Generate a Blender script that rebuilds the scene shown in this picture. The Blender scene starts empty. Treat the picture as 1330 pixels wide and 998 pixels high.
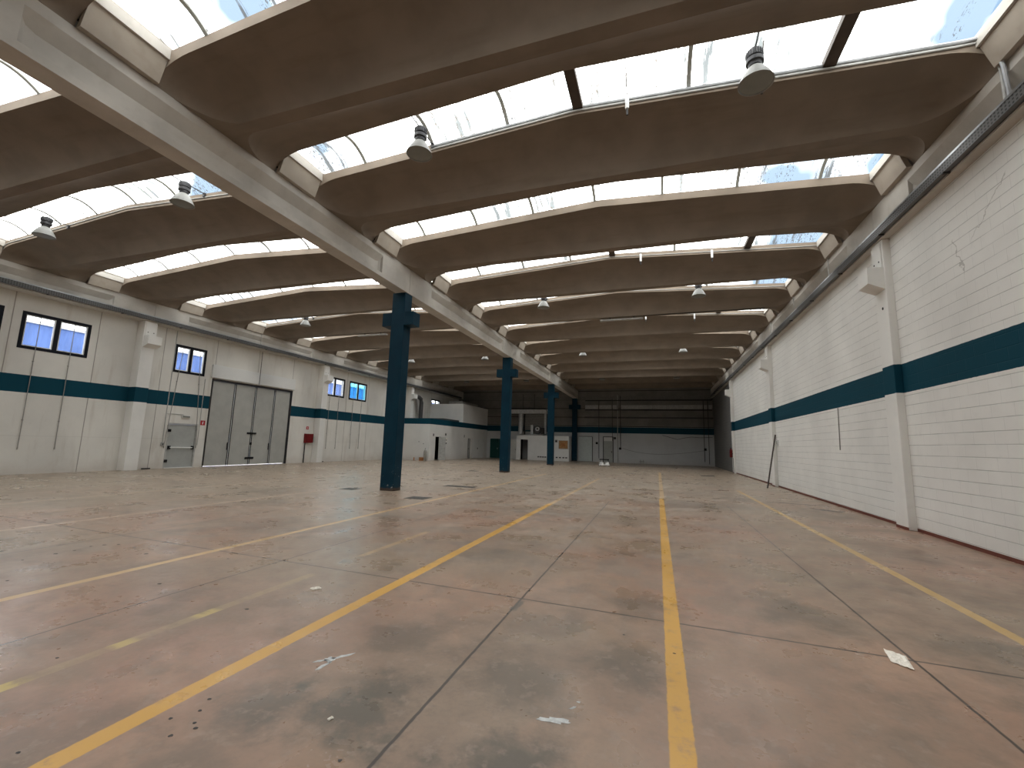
import bpy, bmesh, math, random
from mathutils import Vector, Matrix
random.seed(7)
SC = bpy.context.scene
COL = SC.collection
PI = math.pi

# ------------------------------------------------------------------ materials
class NT:
    """small helper for building node trees"""
    def __init__(s, name):
        s.m = bpy.data.materials.new(name); s.m.use_nodes = True
        s.t = s.m.node_tree; s.t.nodes.clear()
        s.out = s.t.nodes.new('ShaderNodeOutputMaterial')
        s._pos = None
    def put(s, sock, v):
        if isinstance(v, bpy.types.NodeSocket): s.t.links.new(v, sock)
        else:
            if sock.type == 'RGBA' and len(v) == 3: v = (*v, 1)
            sock.default_value = v
    def math(s, op, a, b=0.0, c=None, clamp=False):
        n = s.t.nodes.new('ShaderNodeMath'); n.operation = op; n.use_clamp = clamp
        s.put(n.inputs[0], a); s.put(n.inputs[1], b)
        if c is not None: s.put(n.inputs[2], c)
        return n.outputs[0]
    def add(s, a, b): return s.math('ADD', a, b)
    def mul(s, a, b): return s.math('MULTIPLY', a, b)
    def inv(s, a): return s.math('SUBTRACT', 1.0, a)
    def pos(s):
        if s._pos is None:
            g = s.t.nodes.new('ShaderNodeNewGeometry')
            x = s.t.nodes.new('ShaderNodeSeparateXYZ'); s.t.links.new(g.outputs['Position'], x.inputs[0])
            s._pos = (x.outputs[0], x.outputs[1], x.outputs[2], g.outputs['Position'])
        return s._pos
    def vec(s, x, y, z):
        n = s.t.nodes.new('ShaderNodeCombineXYZ')
        for i, v in enumerate((x, y, z)): s.put(n.inputs[i], v)
        return n.outputs[0]
    def noise(s, scale, detail=3, rough=.55, v=None, sx=1, sy=1, sz=1, dist=0):
        X, Y, Z, P = s.pos()
        if v is None: v = P if sx == sy == sz == 1 else s.vec(s.mul(X, sx), s.mul(Y, sy), s.mul(Z, sz))
        n = s.t.nodes.new('ShaderNodeTexNoise'); s.t.links.new(v, n.inputs['Vector'])
        n.inputs['Scale'].default_value = scale; n.inputs['Detail'].default_value = detail
        n.inputs['Roughness'].default_value = rough; n.inputs['Distortion'].default_value = dist
        return n.outputs['Fac']
    def ramp(s, v, lo, hi, a=0.0, b=1.0):
        n = s.t.nodes.new('ShaderNodeMapRange'); n.interpolation_type = 'SMOOTHSTEP'
        s.put(n.inputs['Value'], v)
        for k, x in (('From Min', lo), ('From Max', hi), ('To Min', a), ('To Max', b)): s.put(n.inputs[k], x)
        return n.outputs[0]
    def band(s, v, lo, hi, soft=.004):
        return s.mul(s.ramp(v, lo - soft, lo + soft), s.ramp(v, hi - soft, hi + soft, 1.0, 0.0))
    def mix(s, f, a, b):
        n = s.t.nodes.new('ShaderNodeMix'); n.data_type = 'RGBA'
        s.put(n.inputs[0], f); s.put(n.inputs[6], a); s.put(n.inputs[7], b)
        return n.outputs[2]
    def mixsh(s, f, a, b):
        n = s.t.nodes.new('ShaderNodeMixShader'); s.put(n.inputs[0], f)
        s.t.links.new(a, n.inputs[1]); s.t.links.new(b, n.inputs[2]); return n.outputs[0]
    def bump(s, h, strength=.3, dist=.01):
        n = s.t.nodes.new('ShaderNodeBump'); s.put(n.inputs['Height'], h)
        n.inputs['Strength'].default_value = strength; n.inputs['Distance'].default_value = dist
        return n.outputs[0]
    def bsdf(s, color, rough=.6, metal=0.0, normal=None, spec=.5):
        n = s.t.nodes.new('ShaderNodeBsdfPrincipled')
        s.put(n.inputs['Base Color'], color); s.put(n.inputs['Roughness'], rough)
        n.inputs['Metallic'].default_value = metal; s.put(n.inputs['Specular IOR Level'], spec)
        if normal is not None: s.t.links.new(normal, n.inputs['Normal'])
        return n.outputs[0]
    def sh(s, kind, color, rough=None):
        n = s.t.nodes.new(kind); s.put(n.inputs['Color'], color)
        if rough is not None: n.inputs['Roughness'].default_value = rough
        return n.outputs[0]
    def done(s, sh): s.t.links.new(sh, s.out.inputs['Surface']); return s.m

def plain(name, col, rough=.6, metal=0.0, var=.12, scale=6, spec=.4):
    t = NT(name); n = t.noise(scale, 4)
    c = t.mix(t.ramp(n, .3, .7), tuple(x * (1 - var) for x in col), tuple(min(1, x * (1 + var)) for x in col))
    return t.done(t.bsdf(c, rough, metal, spec=spec))

TEAL = (.004, .048, .074)
WHITE = (.80, .79, .755)

def wall_mat(name, base, stripe=(2.975, 3.625), blocks=False, joint_y=None, dirt=.25, axis='y', upper=None):
    t = NT(name); X, Y, Z, P = t.pos(); U = Y if axis == 'y' else X
    n1 = t.noise(.9, 4); n2 = t.noise(7, 4)
    c = t.mix(t.ramp(n1, .35, .7), base, tuple(b * .93 for b in base))
    c = t.mix(t.mul(t.ramp(n2, .58, .78), .25), c, tuple(b * .82 for b in base))
    h = None
    if blocks:
        fz = t.math('FRACT', t.math('DIVIDE', t.math('SUBTRACT', Z, .73 - 2.17), .217))
        dz = t.math('ABSOLUTE', t.math('SUBTRACT', fz, .5))
        wob = t.mul(t.noise(2.2, 3), .035)
        jz = t.ramp(t.add(dz, wob), .478, .502)
        row = t.math('FLOOR', t.math('DIVIDE', t.math('SUBTRACT', Z, .73 - 2.17), .217))
        fu = t.math('FRACT', t.math('DIVIDE', t.add(U, t.mul(t.math('MODULO', row, 2.0), .25)), .5))
        ju = t.ramp(t.math('ABSOLUTE', t.math('SUBTRACT', fu, .5)), .482, .498)
        rz = t.mul(jz, t.ramp(t.noise(1.3, 3), .25, .6, .35, 1.0))
        h = t.add(t.mul(rz, -1.0), t.mul(ju, -.35))
        c = t.mix(t.mul(rz, .6), c, tuple(b * .38 for b in base))
        c = t.mix(t.mul(ju, .18), c, tuple(b * .5 for b in base))
        # two long settlement cracks
        for y0, z0, sl, ln in ((8.75, 5.7, -1.25, .38), (9.6, 5.2, .25, .4)):
            dy = t.math('SUBTRACT', Y, y0); zz = t.math('SUBTRACT', Z, z0)
            d = t.math('ABSOLUTE', t.add(t.math('SUBTRACT', dy, t.mul(zz, sl)), t.mul(t.math('SUBTRACT', t.noise(5, 3), .5), .35)))
            mk = t.mul(t.ramp(d, .006, .02, 1.0, 0.0), t.ramp(t.math('ABSOLUTE', zz), ln * .8, ln, 1.0, 0.0))
            c = t.mix(t.mul(mk, .45), c, (.2, .18, .15))
    if joint_y:
        o, per = joint_y
        f = t.math('FRACT', t.math('DIVIDE', t.math('SUBTRACT', Y, o - per / 2), per))
        d = t.mul(t.math('ABSOLUTE', t.math('SUBTRACT', f, .5)), per)
        j = t.ramp(d, .008, .02, 1.0, 0.0)
        c = t.mix(t.mul(j, .7), c, (.16, .14, .12)); h = t.mul(j, -1.0)
        hz = t.band(t.add(Z, t.mul(t.noise(3, 2), .02)), 1.4, 1.415, .008)
        c = t.mix(t.mul(hz, .25), c, (.3, .28, .25))
        st = t.noise(1.0, 5, .65, sx=1, sy=2.5, sz=.35)
        c = t.mix(t.mul(t.ramp(st, .52, .72), .3), c, (.42, .36, .29))
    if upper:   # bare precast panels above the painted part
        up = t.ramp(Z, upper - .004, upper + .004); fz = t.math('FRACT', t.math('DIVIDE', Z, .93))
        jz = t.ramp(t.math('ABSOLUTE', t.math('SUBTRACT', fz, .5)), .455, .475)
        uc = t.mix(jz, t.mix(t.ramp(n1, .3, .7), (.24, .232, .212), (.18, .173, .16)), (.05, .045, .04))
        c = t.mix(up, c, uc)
    low = t.mul(t.ramp(t.add(Z, t.mul(t.noise(2.5, 4), .7)), .25, 1.0, 1.0, 0.0), dirt)
    c = t.mix(low, c, (.38, .30, .24))
    if stripe:
        ed = t.add(Z, t.mul(t.math('SUBTRACT', t.noise(9, 2), .5), .012))
        c = t.mix(t.band(ed, stripe[0], stripe[1]), c, TEAL)
    nrm = t.bump(h, .55, .012) if h is not None else t.bump(n2, .12, .01)
    return t.done(t.bsdf(c, .7, 0, nrm, .12))

M = {}
M['block'] = wall_mat('painted_block', WHITE, blocks=True, dirt=.1)
M['panel'] = wall_mat('painted_panel', (.70, .68, .63), joint_y=(8.65, 2.58), dirt=.3)
M['pilaster'] = wall_mat('painted_pilaster', WHITE, dirt=.15)
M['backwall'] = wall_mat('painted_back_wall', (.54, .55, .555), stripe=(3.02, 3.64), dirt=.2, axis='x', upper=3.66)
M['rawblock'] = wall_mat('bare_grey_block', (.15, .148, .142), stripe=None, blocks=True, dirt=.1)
M['frontwall'] = wall_mat('painted_front_wall', (.6, .58, .54), axis='x')
M['booth'] = wall_mat('painted_booth', (.72, .72, .70), stripe=None, dirt=.15)
M['room'] = wall_mat('painted_inner_room', (.70, .69, .66), stripe=(3.1, 3.60), dirt=.25)
M['upper'] = wall_mat('painted_upper_room', (.70, .70, .68), stripe=None, dirt=0)

def concrete(name, base, streak=.3):
    t = NT(name); n = t.noise(1.4, 5); n2 = t.noise(14, 4); n3 = t.noise(2.0, 4, sx=.25, sy=2, sz=2)
    c = t.mix(t.ramp(n, .35, .7), base, tuple(b * .85 for b in base))
    c = t.mix(t.mul(t.ramp(n3, .5, .75), streak), c, (base[0] * .62, base[1] * .56, base[2] * .48))
    c = t.mix(t.mul(t.ramp(n2, .6, .8), .15), c, tuple(b * .7 for b in base))
    return t.done(t.bsdf(c, .75, 0, t.bump(n2, .1, .008), .2))
M['rib'] = concrete('rib_concrete', (.225, .182, .140))
M['beam'] = concrete('beam_concrete', (.52, .49, .44), .2)
M['endp'] = concrete('end_panel_concrete', (.40, .35, .29), .25)
def column_paint():
    t = NT('column_paint'); X, Y, Z, P = t.pos()
    n = t.noise(3, 3); c = t.mix(t.ramp(n, .3, .7), (.0015, .024, .043), (.002, .030, .052))
    chip = t.mul(t.ramp(t.noise(11, 3), .66, .69), t.ramp(Z, .3, 1.1, 1.0, 0.0))
    c = t.mix(t.mul(chip, .7), c, (.4, .4, .38))
    foot = t.ramp(t.add(Z, t.mul(t.noise(6, 3), .12)), .12, .17, 1.0, 0.0)
    c = t.mix(foot, c, (.07, .05, .04))
    return t.done(t.bsdf(c, .5, 0, t.bump(t.noise(25, 3), .12, .006), .15))
M['teal'] = column_paint()
M['skirt'] = plain('red_brown_skirting_paint', (.13, .035, .022), .5)
M['steel'] = plain('galvanised_steel', (.42, .43, .44), .42, .8)
def tray_mat():
    t = NT('perforated_tray_steel'); X, Y, Z, P = t.pos()
    f = t.math('FRACT', t.mul(Y, 14)); h = t.mul(t.ramp(t.math('ABSOLUTE', t.math('SUBTRACT', f, .5)), .22, .28), t.band(t.math('FRACT', t.mul(Z, 18)), .25, .75, .05))
    c = t.mix(h, (.12, .12, .118), (.025, .025, .025)); return t.done(t.bsdf(c, .5, .2, None, .3))
M['tray'] = tray_mat()
M['darkmetal'] = plain('dark_metal', (.03, .028, .028), .5, .3)
M['brownframe'] = plain('brown_vent_frame', (.06, .042, .03), .6)
M['gatepaint'] = plain('grey_gate_paint', (.40, .40, .37), .5, 0, .06, 2)
M['doorpaint'] = plain('grey_door_paint', (.36, .37, .35), .5, 0, .06, 3)
M['whiteplastic'] = plain('white_plastic', (.75, .75, .73), .45, 0, .04)
M['shade'] = plain('lamp_shade_grey', (.27, .27, .25), .5, 0, .05)
M['lens'] = plain('lamp_lens', (.20, .20, .175), .3, 0, .05, spec=.4)
M['housing'] = plain('lamp_housing', (.045, .045, .048), .5, .2)
M['black'] = plain('black_plastic', (.010, .010, .011), .6, spec=.15)
M['red'] = plain('red_enamel', (.14, .008, .01), .45, 0, .08, spec=.2)
M['signred'] = plain('sign_red', (.42, .01, .02), .4, 0, .03)
M['winframe'] = plain('dark_window_frame', (.008, .009, .014), .55, spec=.15)
def bar_mat():
    t = NT('pale_joint_profile'); return t.done(t.mixsh(.45, t.sh('ShaderNodeBsdfDiffuse', (.5, .5, .46)), t.sh('ShaderNodeBsdfTranslucent', (.30, .30, .28))))
M['bar'] = bar_mat()
M['pipe'] = plain('grey_conduit', (.40, .40, .38), .5, .1)
M['rodm'] = plain('grey_rod', (.30, .29, .27), .5, .2)
M['green'] = plain('green_door_paint', (.008, .055, .048), .5, spec=.2)
M['palegreen'] = plain('pale_panel_paint', (.50, .55, .54), .5, 0, .05)
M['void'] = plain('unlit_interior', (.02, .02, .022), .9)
M['cork'] = plain('brown_board', (.36, .19, .07), .7, 0, .2, 9)
M['orange'] = plain('rusty_orange', (.36, .15, .05), .7, 0, .3, 9)
M['duct'] = plain('duct_sheet_metal', (.55, .56, .57), .42, .35)
M['ductdark'] = plain('dark_duct', (.07, .07, .07), .5, .3)
M['cyl'] = plain('grey_cylinder', (.30, .29, .26), .5)
M['paper'] = plain('paper', (.82, .77, .68), .8, 0, .1, 20)
M['splash'] = plain('pale_paint_splash', (.55, .56, .55), .6, 0, .2, 25)
M['oil'] = plain('dark_spot', (.03, .026, .024), .5)
M['cover'] = plain('iron_cover', (.075, .068, .058), .6, .2, .25, 12)
M['louver'] = plain('louver_sheet', (.32, .31, .29), .6)
M['backpanel'] = plain('back_wall_band', (.42, .42, .41), .6)
M['dimbeam'] = plain('bare_concrete_strip', (.19, .185, .17), .7)
M['darkwood'] = plain('dark_rod', (.05, .035, .028), .6)

def floor_mat():
    t = NT('worn_pink_concrete'); X, Y, Z, P = t.pos()
    big = t.noise(.28, 4, .6); mid = t.noise(1.1, 5, .62); fine = t.noise(4.5, 4, .62); vf = t.noise(26, 2, .6)
    c = t.mix(t.ramp(big, .36, .64), (.290, .212, .147), (.345, .194, .132))
    c = t.mix(t.mul(t.ramp(mid, .40, .66), .75), c, (.235, .175, .128))
    c = t.mix(t.mul(t.ramp(t.noise(.75, 5, .6, dist=.6), .52, .70), .6), c, (.42, .262, .178))
    # towards the far end and the left the slab is greyer
    grey = t.ramp(t.add(t.add(Y, t.mul(X, -.7)), t.mul(mid, 8)), 9, 26)
    c = t.mix(t.mul(grey, .72), c, (.345, .285, .215))
    # dark greasy stains in the near middle bays
    def blob(x, y, r, k):
        nonlocal c
        dx = t.math('SUBTRACT', X, x); dy = t.math('SUBTRACT', Y, y)
        d = t.math('SQRT', t.add(t.mul(dx, dx), t.mul(dy, dy)))
        d = t.add(d, t.mul(t.math('SUBTRACT', t.noise(2.6, 5, .65), .5), r * 2.4))
        c = t.mix(t.mul(t.ramp(d, r * .25, r * 1.1, 1.0, 0.0), k), c, (.085, .074, .056))
    for b in ((-1.0, 1.7, .6, .5), (.55, 1.9, .5, .4), (-3.2, 1.6, .5, .3), (1.9, 2.6, .5, .3), (-.2, 4.9, .5, .4), (-2.0, 3.4, .4, .35), (-2.3, 6.2, .6, .3), (-1.75, 2.45, .45, .55), (-.75, 2.3, .38, .6), (-.9, 3.1, .5, .35), (-2.2, 2.3, .35, .45), (.9, 2.5, .4, .35),
              (1.35, 5.2, .5, .45), (2.6, 4.9, .55, .5), (2.5, 3.9, .4, .4), (-1.0, 4.1, .5, .3), (-.25, 3.6, .4, .35), (1.0, 5.6, .45, .35),
              (-6.9, 6.3, .9, .3), (-5.2, 8.4, .8, .28), (.8, 13.8, 1.4, .3), (2.6, 16.2, .8, .4), (4.2, 13.4, 1.2, .25), (-2.6, 10.5, .9, .2),
              (-11, 10.5, 1.2, .25), (-9.1, 8.6, .8, .3), (3.9, 9.0, .8, .25), (-2.22, 2.48, .10, .8), (4.5, 14.6, .4, .45)):
        blob(b[0], b[1], b[2], min(.85, b[3] * (1.55 if b[1] < 4.2 else 1.15)))
    dk = t.noise(1.9, 4, .62)
    c = t.mix(t.mul(t.ramp(dk, .52, .68), .38), c, (.115, .092, .070))
    c = t.mix(t.mul(t.ramp(fine, .52, .70), .36), c, (.125, .098, .076))
    c = t.mix(t.mul(t.ramp(t.noise(9, 3, .65), .52, .68), .30), c, (.40, .30, .235))
    c = t.mix(t.mul(t.ramp(vf, .42, .8), .22), c, (.14, .112, .09))
    # tyre arcs
    for cx, cy, r, w in ((-1.6, 21.0, 4.2, .07), (1.8, 18.5, 3.0, .06), (-1.2, 20.2, 3.6, .05), (3.2, 15.5, 1.5, .06), (2.3, 15.8, 2.0, .06), (-7.6, 7.4, 2.2, .04)):
        dx = t.math('SUBTRACT', X, cx); dy = t.math('SUBTRACT', Y, cy)
        d = t.math('ABSOLUTE', t.math('SUBTRACT', t.math('SQRT', t.add(t.mul(dx, dx), t.mul(dy, dy))), r))
        c = t.mix(t.mul(t.ramp(d, w * .4, w, 1.0, 0.0), t.ramp(mid, .35, .6, .05, .5)), c, (.17, .15, .13))
    # expansion joints
    jm = None
    for x, y1 in ((-11.35, 40), (-8.06, 40), (-4.69, 26), (-1.375, 13.4), (1.885, 14.3)):
        m = t.mul(t.ramp(t.math('ABSOLUTE', t.math('SUBTRACT', t.add(X, t.mul(t.math('SUBTRACT', t.noise(9, 2), .5), .012)), x)), .006, .015, 1.0, 0.0), t.ramp(Y, y1 - .1, y1 + .1, 1.0, 0.0))
        jm = m if jm is None else t.math('MAXIMUM', jm, m)
    for y, k in ((-2.5, 1), (1.05, 1), (4.55, 1.0), (8.06, .6), (11.6, .4), (15.1, .3)):
        m = t.ramp(t.math('ABSOLUTE', t.math('SUBTRACT', t.add(t.add(Y, t.mul(X, .031)), t.mul(t.math('SUBTRACT', t.noise(9, 2), .5), .012)), y)), .007, .017, k, 0.0)
        jm = t.math('MAXIMUM', jm, m)
    c = t.mix(t.mul(jm, .9), c, (.035, .027, .022))
    # chipped repair beside the joint crossing
    px = t.band(t.add(X, t.mul(t.noise(8, 3), .06)), -1.36, -1.29, .012); py = t.band(Y, 4.25, 4.53, .03)
    c = t.mix(t.mul(t.mul(px, py), .8), c, (.10, .09, .075))
    # painted lines
    wear = t.noise(5, 6, .7); wear2 = t.noise(1.3, 4)
    def line(x, w, y0, y1, col, amt, worn):
        nonlocal c
        xx = t.add(X, t.mul(t.math('SUBTRACT', t.noise(12, 3), .5), .02))
        m = t.mul(t.band(xx, x - w, x + w, .006), t.band(Y, y0, y1, .05))
        k = t.ramp(t.add(wear, t.mul(wear2, .25)), .50 + worn, .74 + worn, 1.0, .3)
        c = t.mix(t.mul(m, t.mul(k, amt)), c, col)
    YEL = (.60, .33, .062); PALE = (.56, .38, .19); PINK = (.50, .38, .28)
    line(-2.82, .068, -6, 12, YEL, 1.0, .14); line(-2.81, .065, 12, 22.5, PALE, .75, .1)
    line(.10, .068, -6, 15, YEL, 1.0, .14); line(.12, .07, 15, 31, PALE, .75, .1)
    line(3.03, .06, -6, 19.8, (.52, .34, .13), .95, .14)
    line(-5.92, .055, -6, 24, PALE, .95, .16)
    line(-9.97, .055, -6, 26, PINK, .9, .16); line(-13.5, .055, -6, 26, PINK, .85, .16)
    line(4.3, .06, -6, 10.5, PINK, .3, .05)
    for a, b in ((1.2, 1.9), (2.38, 2.52), (3.0, 3.2)): line(-3.91, .055, a, b, (.55, .42, .14), .85, .08)
    line(-3.91, .055, 1.9, 4.4, (.5, .37, .2), .35, .05); line(-3.93, .05, 5.3, 7.2, PALE, .5, .08)
    ym = t.mul(t.band(t.add(Y, t.mul(t.noise(6, 3), .1)), 21.5, 21.72, .04), t.mul(t.band(X, -6.8, 4.9, .1), t.ramp(wear, .4, .62, .8, .2)))
    c = t.mix(t.mul(ym, .6), c, (.60, .55, .47))
    c = t.mix(t.mul(t.mul(t.band(X, -16.2, -14.6, .2), t.band(Y, 21.0, 21.3, .1)), .5), c, (.6, .56, .5))
    rough = t.ramp(t.add(mid, t.mul(fine, .4)), .45, .95, .22, .46)
    return t.done(t.bsdf(c, rough, 0, None, .5))
M['floor'] = floor_mat()

def glazing_mat():
    t = NT('translucent_roof_sheet'); X, Y, Z, P = t.pos()
    st = t.noise(1.0, 5, .65, sx=7, sy=.6, sz=.2); sp = t.noise(22, 4, .6, sx=1.6, sy=.5)
    reg = t.noise(.55, 2, sx=1, sy=.3); sel = t.noise(.8, 2, v=t.vec(t.mul(X, 1.0), t.math('FLOOR', t.math('DIVIDE', Y, 3.5)), 3.3))
    d1 = t.mul(t.ramp(st, .51, .60), t.ramp(reg, .47, .56)); d2 = t.mul(t.ramp(sp, .53, .60), t.ramp(t.add(sel, t.mul(t.math('SUBTRACT', st, .5), .5)), .53, .60))
    col = t.mix(d1, (.97, .985, .985), (.07, .08, .083)); col = t.mix(t.mul(d2, .9), col, (.045, .032, .02))
    tr = t.sh('ShaderNodeBsdfTransparent', col); tl = t.sh('ShaderNodeBsdfTranslucent', (.85, .87, .87))
    return t.done(t.mixsh(.06, tr, tl))
M['sheet'] = glazing_mat()
def pane_mat(name, col):
    t = NT(name); X, Y, Z, P = t.pos()
    v = t.mix(t.ramp(t.noise(2.2, 3, sy=.6, sz=.35), .35, .7), col, tuple(c * .86 for c in col))
    return t.done(t.mixsh(.05, t.sh('ShaderNodeBsdfTransparent', v), t.sh('ShaderNodeBsdfGlossy', (.8, .8, .8), .1)))
M['pane'] = pane_mat('window_glass', (.93, .96, 1.0)); M['cyanpane'] = pane_mat('cyan_film_glass', (.42, .85, 1.0))
def cladding():
    t = NT('blue_corrugated_cladding'); X, Y, Z, P = t.pos()
    w = t.math('SINE', t.mul(Y, 22)); c = t.mix(t.ramp(t.noise(.4, 3), .3, .7), (.085, .15, .36), (.10, .17, .40))
    return t.done(t.bsdf(c, .5, 0, t.bump(w, .4, .03), .3))
M['clad'] = cladding()
M['yard'] = plain('yard_concrete', (.45, .44, .42), .8)

# ------------------------------------------------------------------ mesh helpers
class MB:
    def __init__(s): s.v = []; s.f = []; s.s = []
    def add(s, vs, fs, smooth=False):
        o = len(s.v); s.v += [tuple(v) for v in vs]; s.f += [tuple(i + o for i in f) for f in fs]; s.s += [smooth] * len(fs); return s
    def box(s, x0, x1, y0, y1, z0, z1, b=0.0):
        if x1 < x0: x0, x1 = x1, x0
        if y1 < y0: y0, y1 = y1, y0
        bm = bmesh.new(); bmesh.ops.create_cube(bm, size=1)
        for v in bm.verts: v.co = Vector((x0 + (v.co.x + .5) * (x1 - x0), y0 + (v.co.y + .5) * (y1 - y0), z0 + (v.co.z + .5) * (z1 - z0)))
        if b > 0: bmesh.ops.bevel(bm, geom=bm.edges[:], offset=b, segments=2, affect='EDGES', profile=.6)
        return s.bm(bm)
    def bm(s, bm, smooth=False):
        bm.verts.index_update(); s.add([v.co.copy() for v in bm.verts], [[v.index for v in f.verts] for f in bm.faces], smooth); bm.free(); return s
    def tube(s, pts, r, n=8, caps=True):
        pts = [Vector(p) for p in pts]; rings = []
        for i, p in enumerate(pts):
            d = (pts[min(i + 1, len(pts) - 1)] - pts[max(i - 1, 0)]).normalized()
            a = Vector((0, 0, 1)) if abs(d.z) < .9 else Vector((1, 0, 0))
            u = d.cross(a).normalized(); w = d.cross(u)
            rr = r[i] if isinstance(r, (list, tuple)) else r
            rings.append([p + (u * math.cos(k * 2 * PI / n) + w * math.sin(k * 2 * PI / n)) * rr for k in range(n)])
        vs = [v for R in rings for v in R]; fs = []
        for i in range(len(pts) - 1):
            for k in range(n): fs.append((i * n + k, i * n + (k + 1) % n, (i + 1) * n + (k + 1) % n, (i + 1) * n + k))
        s.add(vs, fs, True)
        if caps: s.add(rings[0], [tuple(range(n))]); s.add(rings[-1], [tuple(reversed(range(n)))])
        return s
    def lathe(s, prof, c=(0, 0, 0), n=24):
        vs = []; fs = []; m = len(prof)
        for k in range(n):
            a = 2 * PI * k / n
            for r, z in prof: vs.append((c[0] + r * math.cos(a), c[1] + r * math.sin(a), c[2] + z))
        for k in range(n):
            for i in range(m - 1):
                a, b2 = k * m + i, ((k + 1) % n) * m + i
                fs.append((a, b2, b2 + 1, a + 1))
        return s.add(vs, fs, True)
    def quad(s, *p): return s.add(p, [tuple(range(len(p)))])
    def prism(s, poly, z0, z1):
        n = len(poly); vs = [(x, y, z0) for x, y in poly] + [(x, y, z1) for x, y in poly]
        fs = [tuple(reversed(range(n))), tuple(range(n, 2 * n))] + [(i, (i + 1) % n, n + (i + 1) % n, n + i) for i in range(n)]
        return s.add(vs, fs)
    def loft(s, secs, smooth=True, closed=True, caps=True):
        n = len(secs[0]); vs = [p for S in secs for p in S]; fs = []
        for i in range(len(secs) - 1):
            for k in range(n if closed else n - 1):
                fs.append((i * n + k, i * n + (k + 1) % n, (i + 1) * n + (k + 1) % n, (i + 1) * n + k))
        s.add(vs, fs, smooth)
        if caps and closed: s.add(secs[0], [tuple(reversed(range(n)))]); s.add(secs[-1], [tuple(range(n))])
        return s
    def build(s, name, mat, parent=None, loc=None, sharp=None, recalc=True):
        me = bpy.data.meshes.new(name); me.from_pydata(s.v, [], s.f)
        bm = bmesh.new(); bm.from_mesh(me)
        bmesh.ops.remove_doubles(bm, verts=bm.verts, dist=1e-5)
        if recalc: bmesh.ops.recalc_face_normals(bm, faces=bm.faces)
        bm.to_mesh(me); bm.free()
        if any(s.s):
            for p in me.polygons: p.use_smooth = True
            me.set_sharp_from_angle(angle=math.radians(sharp or 35))
        me.materials.append(mat)
        o = bpy.data.objects.new(name, me); COL.objects.link(o)
        if loc: o.location = loc
        if parent: o.parent = parent
        return o

def tag(o, label, cat=None, group=None, kind=None):
    o['label'] = label
    if cat: o['category'] = cat
    if group: o['group'] = group
    if kind: o['kind'] = kind
    return o
def empty(name, loc=(0, 0, 0), rz=0):
    o = bpy.data.objects.new(name, None); COL.objects.link(o); o.location = loc; o.rotation_euler = (0, 0, rz); o.empty_display_size = .2
    return o
def copy_tree(o, parent=None):
    c = o.copy(); COL.objects.link(c)
    if parent: c.parent = parent
    for ch in list(o.children): copy_tree(ch, c)
    return c
def struct(mb, name, mat, label, cat='wall', parent=None):
    o = mb.build(name, mat, parent); tag(o, label, cat, None, 'structure'); return o
ORD = ['first', 'second', 'third', 'fourth', 'fifth', 'sixth', 'seventh', 'eighth', 'ninth', 'tenth', 'eleventh', 'twelfth', 'thirteenth']

# ------------------------------------------------------------------ dimensions
XR, XL = 5.24, -22.1            # inner faces of the long walls
YF, YB = -6.6, 46.2             # front (behind the camera) and back walls
RIB0, RIBD, RIBW = 4.28, 3.547, 2.47
ZB0, ZB1 = 6.62, 7.48           # soffit and top of the longitudinal beams
BAYS = {'right': (-8.0, 5.07), 'left': (-21.56, -8.43)}

# ------------------------------------------------------------------ floor and walls
fl = struct(MB().box(XL - .35, XR + .35, YF - .3, YB + .3, -.2, 0), 'floor', M['floor'], 'worn pinkish grey concrete floor with yellow painted lanes', 'floor')

def wall_grid(axis, p0, p1, u0, u1, z0, z1, holes):
    """wall slab between planes p0 (inside) and p1 (outside) with rectangular openings"""
    us = sorted({u0, u1, *[h[0] for h in holes], *[h[1] for h in holes]}); zs = sorted({z0, z1, *[h[2] for h in holes], *[h[3] for h in holes]})
    solid = lambda i, j: 0 <= i < len(us) - 1 and 0 <= j < len(zs) - 1 and not any(h[0] - 1e-6 <= us[i] and us[i + 1] <= h[1] + 1e-6 and h[2] - 1e-6 <= zs[j] and zs[j + 1] <= h[3] + 1e-6 for h in holes)
    P = (lambda p, u, z: (p, u, z)) if axis == 'x' else (lambda p, u, z: (u, p, z))
    mb = MB()
    for i in range(len(us) - 1):
        for j in range(len(zs) - 1):
            if not solid(i, j): continue
            a, b, c, d = us[i], us[i + 1], zs[j], zs[j + 1]
            mb.quad(P(p0, a, c), P(p0, b, c), P(p0, b, d), P(p0, a, d)); mb.quad(P(p1, a, c), P(p1, a, d), P(p1, b, d), P(p1, b, c))
            if not solid(i - 1, j): mb.quad(P(p0, a, c), P(p0, a, d), P(p1, a, d), P(p1, a, c))
            if not solid(i + 1, j): mb.quad(P(p0, b, c), P(p1, b, c), P(p1, b, d), P(p0, b, d))
            if not solid(i, j - 1): mb.quad(P(p0, a, c), P(p1, a, c), P(p1, b, c), P(p0, b, c))
            if not solid(i, j + 1): mb.quad(P(p0, a, d), P(p0, b, d), P(p1, b, d), P(p1, a, d))
    return mb

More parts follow.
